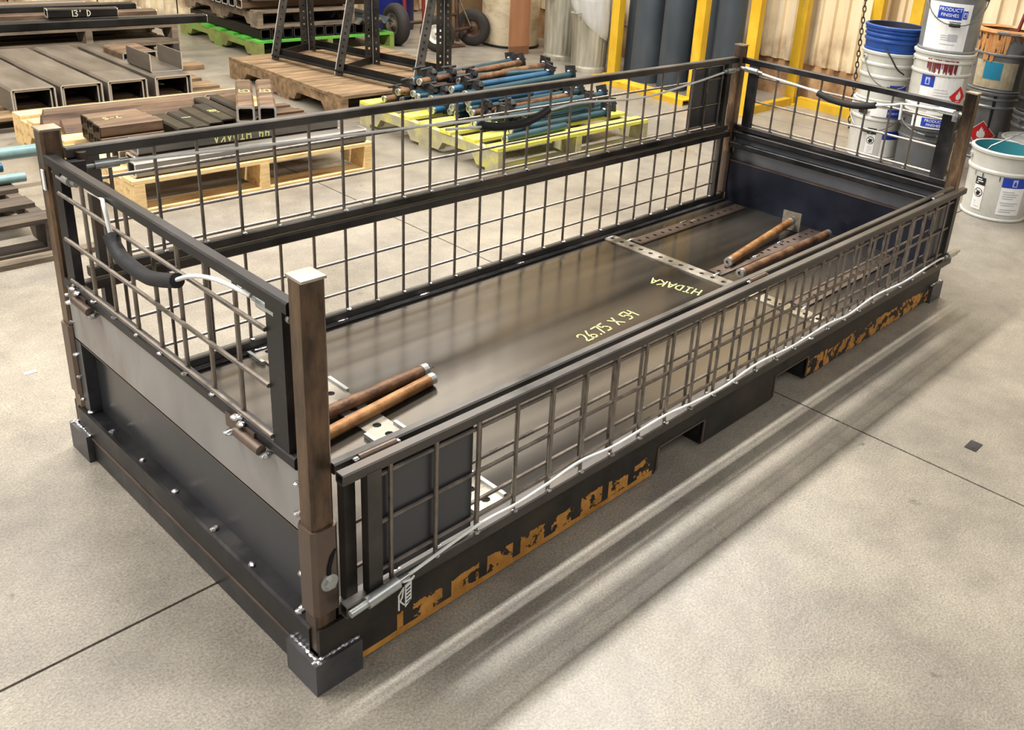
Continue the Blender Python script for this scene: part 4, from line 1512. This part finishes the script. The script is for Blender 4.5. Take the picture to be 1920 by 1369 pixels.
trash_can('galvanised ribbed bin between the cardboard and the bin with a liner', (6.56, 5.55, 0), .195, .215, .95)
trash_can('galvanised ribbed bin with a clear plastic liner beside the yellow upright', (6.34, 4.96, 0), .178, .200, .85)
rl = random.Random(3)
vs, fs = [], []
nt_, nz_ = 72, 12
for i in range(nz_ + 1):
    for j in range(nt_):
        t_ = 2 * math.pi * j / nt_
        low = .47 + .16 * math.cos(t_ - 2.2)
        z_ = low + (.90 - low) * i / nz_
        rr = .208 + .010 * math.sin(7 * t_ + i * .25) * (1 - i / nz_ * .6) + .004 * math.sin(17 * t_ + i * .4) + .018 * math.sin(math.pi * i / nz_)
        if i == 0:
            rr -= .012
        vs.append((6.34 + rr * math.cos(t_), 4.96 + rr * math.sin(t_), z_))
for i in range(nz_):
    for j in range(nt_):
        fs.append((i * nt_ + j, i * nt_ + (j + 1) % nt_, (i + 1) * nt_ + (j + 1) % nt_, (i + 1) * nt_ + j))
MB().add(vs, fs).build('bin_liner', liner, None, 'crumpled clear plastic liner hanging over the galvanised bin rim', 'bin liner', angle=180)

o = thing('fibre_drum', 'pale cream fibre drum standing behind the folded cardboard', 'drum', None, (6.60, 6.42, 0))
MB().lathe([(.315, .012), (.325, .03), (.325, .90), (.32, .92)], 48, cap0=True, cap1=True).build('body', cream_drum, o)
MB().lathe([(.327, 0), (.332, .004), (.332, .022), (.327, .028)], 48, cap0=True).build('bottom_hoop', tube_black, o)
cb = thing('cardboard_sheet', 'folded brown cardboard sheet standing between the cream drum and the bins', 'cardboard', None, (6.25, 5.90, 0))
MB().box(-.14, .12, -.006, .006, 0, 1.3).xf(Matrix.Rotation(-.12, 4, 'Z')).build('wide_flap', cardboard, cb, smooth=False)
MB().box(0, .16, -.006, .006, 0, 1.3).xf(Matrix.Translation((.125, -.015, 0)) @ Matrix.Rotation(.9, 4, 'Z')).build('narrow_flap', cardboard, cb, smooth=False)
MB().box(-.14, .12, -.012, -.005, 0, .09).xf(Matrix.Rotation(-.12, 4, 'Z')).build('torn_edge', mat('dark_cardboard', [(112, 74, 48), (130, 90, 60)], 0, .9, 6), cb, smooth=False)
MB().box(6.0, 6.9, 6.95, 6.97, 0, 1.1).build('leaning_cardboard', mat('tan_cardboard', [(120, 98, 70), (146, 120, 88)], 0, .85, 3), None, 'tan cardboard panel leaning behind the hand truck', 'cardboard', smooth=False)
o = thing('blue_drum', 'dark blue drum behind the black rack posts', 'drum', None, (5.98, 7.85, 0))
MB().lathe([(.27, .0), (.285, .02), (.285, .40), (.295, .41), (.285, .42), (.285, .80), (.295, .81), (.285, .82), (.285, 1.15), (.27, 1.17)], 40, cap0=True, cap1=True).build('body', blue_drum_m, o)
MB().lathe([(.289, 1.145), (.294, 1.16), (.289, 1.175)], 40).build('rim_hoop', blue_drum_m, o)

# ---------------------------------------------------------------- wheeled trolleys
def wheel(c, axis, r, w, parent, rimm):
    M = Matrix.Translation(c) @ Vector((0, 0, 1)).rotation_difference(Vector(axis).normalized()).to_matrix().to_4x4()
    a = w / 2
    ty = MB().lathe([(r * .50, -a * .8), (r * .70, -a), (r * .90, -a * .85), (r, -a * .35), (r, a * .35), (r * .90, a * .85), (r * .70, a), (r * .50, a * .8)], 36).xf(M).build('tyre', tyre, parent, angle=50)
    MB().lathe([(r * .12, -a * .9), (r * .20, -a * .55), (r * .36, -a * .42), (r * .46, -a * .8), (r * .53, -a * .86), (r * .53, a * .86), (r * .46, a * .8), (r * .36, a * .42), (r * .20, a * .55), (r * .12, a * .9)], 28).xf(M).build('wheel_rim', rimm, ty, angle=50)
    MB().cyl(Vector(c) - Vector(axis).normalized() * a * 1.05, Vector(c) + Vector(axis).normalized() * a * 1.05, r * .14, 14, hollow=.5).build('hub', rimm, ty)
    return ty


ax = Vector((.86, .50, 0)).normalized()
T1 = thing('hand_truck', 'brown hand truck with two pneumatic wheels, one with a white rim', 'hand truck', None, (5.78, 6.42, 0))
wheel((-.28, -.06, .19), ax, .19, .10, T1, rim_white)
wheel((.34, .10, .20), ax, .20, .10, T1, frame_brown)
MB().cyl((-.26, -.05, .19), (.33, .10, .20), .018, 10).build('axle', frame_brown, T1)
for x_, y_ in ((-.12, .06), (.16, .14)):
    MB().cyl((x_, y_, .05), (x_ + .02, y_ + .10, 1.3), .024, 10).build('side_rail', frame_brown, T1)
for z_ in (.34, .62, .95):
    MB().cyl((-.115, .06 + z_ * .08, z_), (.17, .14 + z_ * .08, z_), .018, 8).build('cross_bar', frame_brown, T1)
MB().bar((.30, .09, .22), (.17, .15, .52), .03, .012).build('stay', grey_wood, T1)
MB().bar((-.24, -.04, .21), (-.11, .07, .50), .03, .012).build('stay', frame_brown, T1)
MB().box(-.15, .20, .05, .30, 0, .014).build('toe_plate', frame_brown, T1)
ax2 = Vector((.95, -.10, 0)).normalized()
T2 = thing('hand_truck', 'second trolley with a worn tyre between the green pallet and blue drum', 'hand truck', None, (5.36, 6.86, 0))
wheel((-.02, .0, .22), ax2, .22, .13, T2, grey_wood)
MB().cyl((.0, 0, .22), (.55, .05, .22), .018, 10).build('axle', frame_brown, T2)
for p, q in (((.22, .15, .05), (.22, .22, 1.3)), ((.50, .18, .05), (.50, .25, 1.3)), ((.22, .19, .46), (.50, .22, .46)), ((.22, .20, .80), (.50, .23, .80))):
    MB().cyl(p, q, .020, 10).build('frame_bar', red_paint, T2)

# ---------------------------------------------------------------- paint pails
def facing(x, y):
    return math.atan2(cam_pos.y - y, cam_pos.x - x)


def pail(label, loc, h, r0, r1, m, closed=True, inside=None, ribs=(.62, .80), handle=None, group='paint pails', ears=True, grip_a=0.0):
    o = thing('paint_pail', label, 'pail', group, loc)
    R = lambda z: r0 + (r1 - r0) * z / h
    prof = [(r0 * .96, 0), (r0, .006)]
    z_ = .02
    for rb in ribs:
        zr = h * rb
        prof += [(R(zr - .016), zr - .016), (R(zr) + .010, zr - .006), (R(zr) + .010, zr + .006), (R(zr + .016), zr + .016)]
    prof += [(R(h - .03), h - .03), (R(h) + .012, h - .022), (R(h) + .014, h - .006), (R(h) + .006, h)]
    if closed:
        prof += [(R(h) - .006, h), (R(h) - .012, h - .010), (.001, h - .010)]
    else:
        prof += [(R(h) - .006, h), (R(h) - .008, h - .02)]
    MB().lathe(prof, 72, cap0=True).build('body', m, o)
    MB().lathe([(r0 * 1.0, 0), (r0 + .008, .004), (r0 + .008, .014), (r0, .02)], 44).build('bottom_bead', m, o)
    if not closed:
        MB().lathe([(R(h) - .0085, h - .004), (R(h * .75) - .009, h * .75), (.001, h * .74)], 40).build('inside', inside or pail_inside, o)
    a0 = facing(loc[0], loc[1])
    if ears:
        for s_ in (-1, 1):
            a = a0 + s_ * 1.25 + grip_a
            c = Vector((math.cos(a), math.sin(a), 0))
            zz = h * .86
            e = MB().cyl(c * (R(zz) - .002) + Vector((0, 0, zz)), c * (R(zz) + .014) + Vector((0, 0, zz)), .020, 12).build('handle_ear', m, o)
            MB().cyl(c * (R(zz) + .012) + Vector((0, 0, zz)), c * (R(zz) + .022) + Vector((0, 0, zz)), .008, 8).build('ear_pin', steel_wire, e)
    if handle:
        # bail hanging over the front
        pts = []
        for k in range(17):
            u = -1 + 2 * k / 16
            a = a0 + grip_a + u * 1.25
            drop = h * handle * (1 - abs(u) ** 2.2)
            zz = h * .86 - drop
            rr = R(max(zz, 0)) + .018 + .02 * (1 - abs(u))
            pts.append((math.cos(a) * rr, math.sin(a) * rr, zz))
        hd = MB().path(pts, .0045, 6).build('bail', steel_wire, o)
        MB().path(pts[7:10], .013, 8).build('bail_grip', ink, hd)
    o['_r'] = (r0, r1, h, a0)
    return o


def patch(o, t0, t1, z0, z1, m, lift=.0018, name='label', n=10):
    r0, r1, h, a0 = o['_r']
    R = lambda z: r0 + (r1 - r0) * z / h + lift + .0012
    vs, fs = [], []
    for i in range(n + 1):
        a = a0 + t0 + (t1 - t0) * i / n
        for z_ in (z0, z1):
            vs.append((math.cos(a) * R(z_), math.sin(a) * R(z_), z_))
    for i in range(n):
        fs.append((2 * i, 2 * i + 2, 2 * i + 3, 2 * i + 1))
    return MB().add(vs, fs).build(name, m, o, smooth=False)


def poly_patch(o, pts, m, tc, zc, lift=.003, name='pictogram'):
    """closed outline in (arc length, height) about (tc, zc), fan-filled"""
    r0, r1, h, a0 = o['_r']
    R = lambda z: r0 + (r1 - r0) * z / h + lift + .0015
    # finely cut so that it follows the round wall
    pts = list(pts)
    ring = []
    for (ua, va), (ub, vb) in zip(pts, pts[1:] + pts[:1]):
        k_ = max(1, int(math.hypot(ub - ua, vb - va) / .018))
        ring += [(ua + (ub - ua) * i / k_, va + (vb - va) * i / k_) for i in range(k_)]
    n = len(ring)
    nr = max(1, int(max(math.hypot(u, v) for u, v in ring) / .018))
    vs, fs = [], []

    def put(u, v):
        z_ = zc + v
        a = a0 + tc + u / R(z_)
        vs.append((math.cos(a) * R(z_), math.sin(a) * R(z_), z_))
    put(0, 0)
    for j in range(1, nr + 1):
        for u, v in ring:
            put(u * j / nr, v * j / nr)
    for i in range(n):
        fs.append((0, 1 + i, 1 + (i + 1) % n))
    for j in range(nr - 1):
        for i in range(n):
            a_, b_ = 1 + j * n + i, 1 + j * n + (i + 1) % n
            fs.append((a_, a_ + n, b_ + n, b_))
    return MB().add(vs, fs).build(name, m, o, smooth=False)


def pail_text(o, body, size, m, tc, zc, lift=.0062, name='lettering'):
    r0, r1, h, a0 = o['_r']
    R = lambda z: r0 + (r1 - r0) * z / h + lift
    tv, tf = text_mesh(body, size)
    vs = []
    for u, v in tv:
        z_ = zc + v
        a = a0 + tc + u / R(z_)
        vs.append((math.cos(a) * R(z_), math.sin(a) * R(z_), z_))
    return MB().add(vs, tf).build(name, m, o, smooth=False)


def print_lines(o, t0, t1, zs_, m, hgt=.005, seed=0):
    rr = random.Random(seed)
    for z_ in zs_:
        patch(o, t0 + rr.uniform(0, .05), t1 - rr.uniform(0, .25), z_, z_ + hgt, m, .0030, 'printed_line', 5)


FLAME = [(-.002, -.036), (-.022, -.028), (-.028, -.008), (-.022, .010), (-.017, -.002), (-.012, .020), (-.002, .040), (.002, .022), (.009, .030), (.012, .010), (.018, .016), (.026, -.006), (.022, -.028)]


def hazard(o, tc, zc, s_, words=False):
    poly_patch(o, [(0, -s_ * 1.06), (s_ * 1.06, 0), (0, s_ * 1.06), (-s_ * 1.06, 0)], print_white, tc, zc, .0026, 'hazard_border')
    poly_patch(o, [(0, -s_), (s_, 0), (0, s_), (-s_, 0)], label_red, tc, zc, .0034, 'hazard_diamond')
    k = s_ / .085
    poly_patch(o, [(u * k, v * k + .012) for u, v in FLAME], print_white, tc, zc, .0044, 'flame_symbol')
    patch(o, tc - s_ * 1.2, tc + s_ * 1.2, zc - s_ * .42, zc - s_ * .36, print_white, .0040, 'printed_line', 4)


def emblem(o, tc, zc, s_, m=print_white):
    patch(o, tc - s_ * 3.2, tc + s_ * 3.2, zc - s_, zc + s_, mat('pale_blue_emblem', [(150, 160, 214), (190, 196, 230)], 0, .5, 30), .0042, 'emblem_panel', 3)
    poly_patch(o, [(-s_ * .4, -s_ * .7), (s_ * .4, -s_ * .7), (s_ * .3, 0), (0, s_ * .8), (-s_ * .3, 0)], label_blue, tc, zc, .0052, 'emblem')


def caution(o, tc, z0, hgt, seed=0):
    """white sticker: black heading block, round no-hands pictogram"""
    w = .17
    patch(o, tc - w, tc + w, z0, z0 + hgt, label_white, .0016, 'caution_label')
    patch(o, tc - w, tc + w, z0 + hgt * .76, z0 + hgt, ink, .0026, 'caution_heading')
    print_lines(o, tc - w * .8, tc + w * .95, [z0 + hgt * .80, z0 + hgt * .86, z0 + hgt * .92], print_white, .006, seed)
    R_ = .030
    ring = [(R_ * math.cos(a), R_ * math.sin(a)) for a in [2 * math.pi * i / 20 for i in range(20)]]
    poly_patch(o, ring, ink, tc, z0 + hgt * .52, .0028, 'pictogram_ring')
    poly_patch(o, [(x_ * .84, y_ * .84) for x_, y_ in ring], label_white, tc, z0 + hgt * .52, .0036, 'pictogram_field')
    poly_patch(o, [(-.006, -.022), (.006, -.018), (.016, .000), (.020, .010), (.008, .006), (.010, .018), (.0, .010), (-.010, .016), (-.008, .004), (-.018, -.004)], ink, tc, z0 + hgt * .52, .0046, 'pictogram')
    poly_patch(o, [(-.022, .019), (-.019, .022), (.022, -.019), (.019, -.022)], ink, tc, z0 + hgt * .52, .0052, 'pictogram_bar')
    print_lines(o, tc - w * .7, tc + w * .7, [z0 + hgt * .24, z0 + hgt * .16, z0 + hgt * .08], print_grey, .004, seed + 2)


def drips(o, m, t0, t1, ztop, n, lo_, hi_, w=.012, seed=0):
    rr = random.Random(seed)
    for i in range(n):
        t_ = t0 + (t1 - t0) * (i + rr.uniform(.1, .9)) / n
        ln = rr.uniform(lo_, hi_)
        ww = w * rr.uniform(.6, 1.6)
        poly_patch(o, [(-ww, ln / 2), (ww, ln / 2), (ww * .8, 0), (ww * .6, -ln / 2 * .8), (0, -ln / 2), (-ww * .6, -ln / 2 * .8), (-ww * .8, 0)], m, t_, ztop - ln / 2, rr.uniform(.0050, .0068), 'paint_drip')


# open pail beside the basket's far post
b1 = pail('open white pail with teal paint inside, standing alone beside the far post', (5.33, .34, 0), .452, .198, .212, pail_white, False, teal_wet, ribs=(.70,), ears=True)
patch(b1, .10, .86, .05, .30, label_white, .0014)
patch(b1, .10, .86, .235, .300, label_blue, .0022, 'label_band')
emblem(b1, .48, .268, .024)
print_lines(b1, .16, .74, [.205, .190, .175, .160, .13, .115, .085, .07], print_grey, .005, 1)
caution(b1, -.56, .055, .215, 1)
drips(b1, teal_wet, .62, 1.25, .44, 9, .03, .10, .006, 3)
drips(b1, teal, -.9, .1, .30, 3, .03, .05, .003, 4)
hw = MB().path([(-.16, .10, .40), (-.15, .06, .47), (-.06, -.06, .56), (.02, -.12, .60)], .005, 6).build('bail', steel_wire, b1)

# stack beside the chain
a1 = pail('lower white pail in the stack beside the chain', (5.99, 1.56, 0), .452, .192, .203, pail_white, True, ribs=(.70, .84), handle=.35, grip_a=-.3)
caution(a1, -.12, .05, .20, 5)
patch(a1, .30, 1.2, .03, .23, label_white, .0014)
patch(a1, .30, 1.2, .17, .235, label_blue, .0024, 'label_band')
patch(a1, -.30, .75, .345, .41, label_white, .0135)
patch(a1, .28, .75, .345, .41, label_blue, .0145, 'label_band')
pail_text(a1, 'PRODUCT', .021, print_white, .52, .378, .0200)
patch(a1, -.78, -.42, .35, .40, ink, .0135, 'caution_heading')
a2 = pail('upper white pail in the stack beside the chain, holding a blue pail', (5.99, 1.56, .452), .37, .192, .203, pail_white, True, ribs=(.50, .74), handle=.55, grip_a=.25)
patch(a2, .22, .95, .085, .135, label_blue, .0016, 'label_band')
a3 = pail('empty dark blue pail on top of the stack beside the chain', (5.99, 1.56, .822), .19, .198, .212, pail_blue, False, pail_inside, ribs=(.42, .62, .80), ears=False)
MB().path(bez([(-.19, -.02, .05), (-.21, -.10, -.02), (-.19, -.16, -.10), (-.14, -.20, -.14)]), .006, 6).build('bail', ink, a3)

# stack behind the far post
c1 = pail('dark grey pail at the bottom of the middle stack', (5.93, 1.12, 0), .452, .196, .206, pail_dark, True, ribs=(.58, .76), handle=.16, grip_a=.1)
patch(c1, -.62, .62, .360, .442, label_white, .0135)
patch(c1, -.28, .52, .372, .436, label_blue, .0150, 'label_band')
pail_text(c1, 'PRODUCT', .029, print_white, .12, .419, .0215)
pail_text(c1, 'FINISHES', .027, print_white, .12, .389, .0215)
c2 = pail('white pail with dark red drips in the middle of the middle stack', (5.93, 1.12, .452), .452, .196, .206, pail_white, True, ribs=(.12, .66, .86))
patch(c2, -.62, .95, .075, .285, label_white, .0016)
patch(c2, -.62, -.14, .205, .285, label_blue, .0026, 'label_band')
emblem(c2, -.38, .245, .026)
hazard(c2, .86, .150, .080)
patch(c2, -.15, .70, .305, .385, label_white, .0016)
drips(c2, drip_red, -.50, .52, .405, 17, .06, .15, .006, 7)
patch(c2, -.20, .42, .012, .034, label_white, .0014)
print_lines(c2, -.1, .6, [.19, .17, .15, .12, .10], print_grey, .004, 8)
c3 = pail('topmost white pail with a blue label and black grip on the middle stack', (5.93, 1.12, .904), .452, .196, .208, pail_grey, True, ribs=(.90,), handle=.42, grip_a=.1)
patch(c3, -.95, .62, .02, .345, label_white, .0016)
patch(c3, -.52, .30, .235, .320, label_blue, .0026, 'label_band')
pail_text(c3, 'PRODUCT', .034, print_white, -.11, .299, .0062)
pail_text(c3, 'FINISHES', .032, print_white, -.11, .262, .0062)
patch(c3, .32, .48, .245, .30, label_blue, .0028, 'label_band')
emblem(c3, .40, .272, .018)
print_lines(c3, -.1, .4, [.215, .20], ink, .005, 9)
print_lines(c3, -.3, .3, [.12, .105, .09, .06], print_grey, .005, 10)
patch(c3, -.03, .30, .085, .135, print_grey, .0026, 'printed_block')

# stack at the picture's edge
d1 = pail('grey steel pail with a red flame diamond at the bottom of the last stack', (6.88, 1.02, 0), .545, .205, .214, pail_grey, True, ribs=(.20, .78, .90), grip_a=.35)
hazard(d1, -.10, .205, .105)
drips(d1, ink, .08, .14, .52, 1, .26, .28, .009, 11)
drips(d1, teal, -.75, -.55, .52, 2, .06, .10, .008, 12)
patch(d1, .55, .80, .10, .24, label_white, .0016)
patch(d1, -.3, -.1, .06, .085, label_white, .0016)
d2 = pail('paint crusted grey pail with orange drips and a cyan label on the last stack', (6.88, 1.02, .545), .47, .218, .236, pail_grey, False, drip_brown, ribs=(.62,), ears=True, grip_a=.3)
patch(d2, -.85, .62, .03, .24, mat('stained_label', [(188, 172, 138), (222, 210, 182)], 0, .7, 20), .0016)
patch(d2, -.50, .10, .10, .235, label_cyan, .0028, 'label_band')
drips(d2, drip_orange, -.95, .12, .46, 17, .10, .27, .012, 13)
drips(d2, drip_brown, -.9, .6, .47, 12, .03, .09, .014, 14)
MB().lathe([(.238, .44), (.252, .455), (.246, .478), (.225, .480), (.215, .462)], 44, wob=lambda t, z: .03 * math.sin(5 * t) + .02 * math.sin(11 * t)).build('paint_crust', drip_orange, d2)
MB().cyl((-.02, -.06, .35), (.10, -.12, .95), .014, 10).build('stirring_stick', dark_red, d2)
MB().cyl((.05, -.22, .485), (.20, -.30, .50), .022, 10).build('brush_handle', drip_orange, d2)
e1 = pail('dark grey pail in the shadow beside the flame marked pail', (6.72, .56, 0), .47, .20, .208, pail_dark, True, ribs=(.2, .75, .88), grip_a=.5)
patch(e1, -.45, .05, .33, .39, ink, .0130)
e2 = pail('black pail on top of the dark grey pail at the picture edge', (6.72, .56, .47), .47, .20, .208, flat('black_pail', (34, 35, 38), .5), True, ribs=(.2, .75, .88), grip_a=.5)
e3 = pail('grey pail standing behind the open teal stained pail', (5.75, .30, 0), .452, .196, .206, pail_grey, True, ribs=(.62, .8))
for o in bpy.data.objects:
    if '_r' in o.keys():
        del o['_r']

# loose bits on the floor
for k, (x_, y_, sx, sy) in enumerate([(2.33, -.70, .035, .022), (2.55, -1.05, .025, .02), (.05, 1.95, .02, .01)]):
    MB().box(x_ - sx, x_ + sx, y_ - sy, y_ + sy, 0, .0022).xf(Matrix.Identity(4)).build('floor_scrap', [cast_dark, tube_rust, label_white][k], None, ['flat dark scrap on the open floor beyond the long joint', 'small brown scrap on the open floor', 'tiny pale scrap on the floor behind the basket'][k], 'scrap', smooth=False)
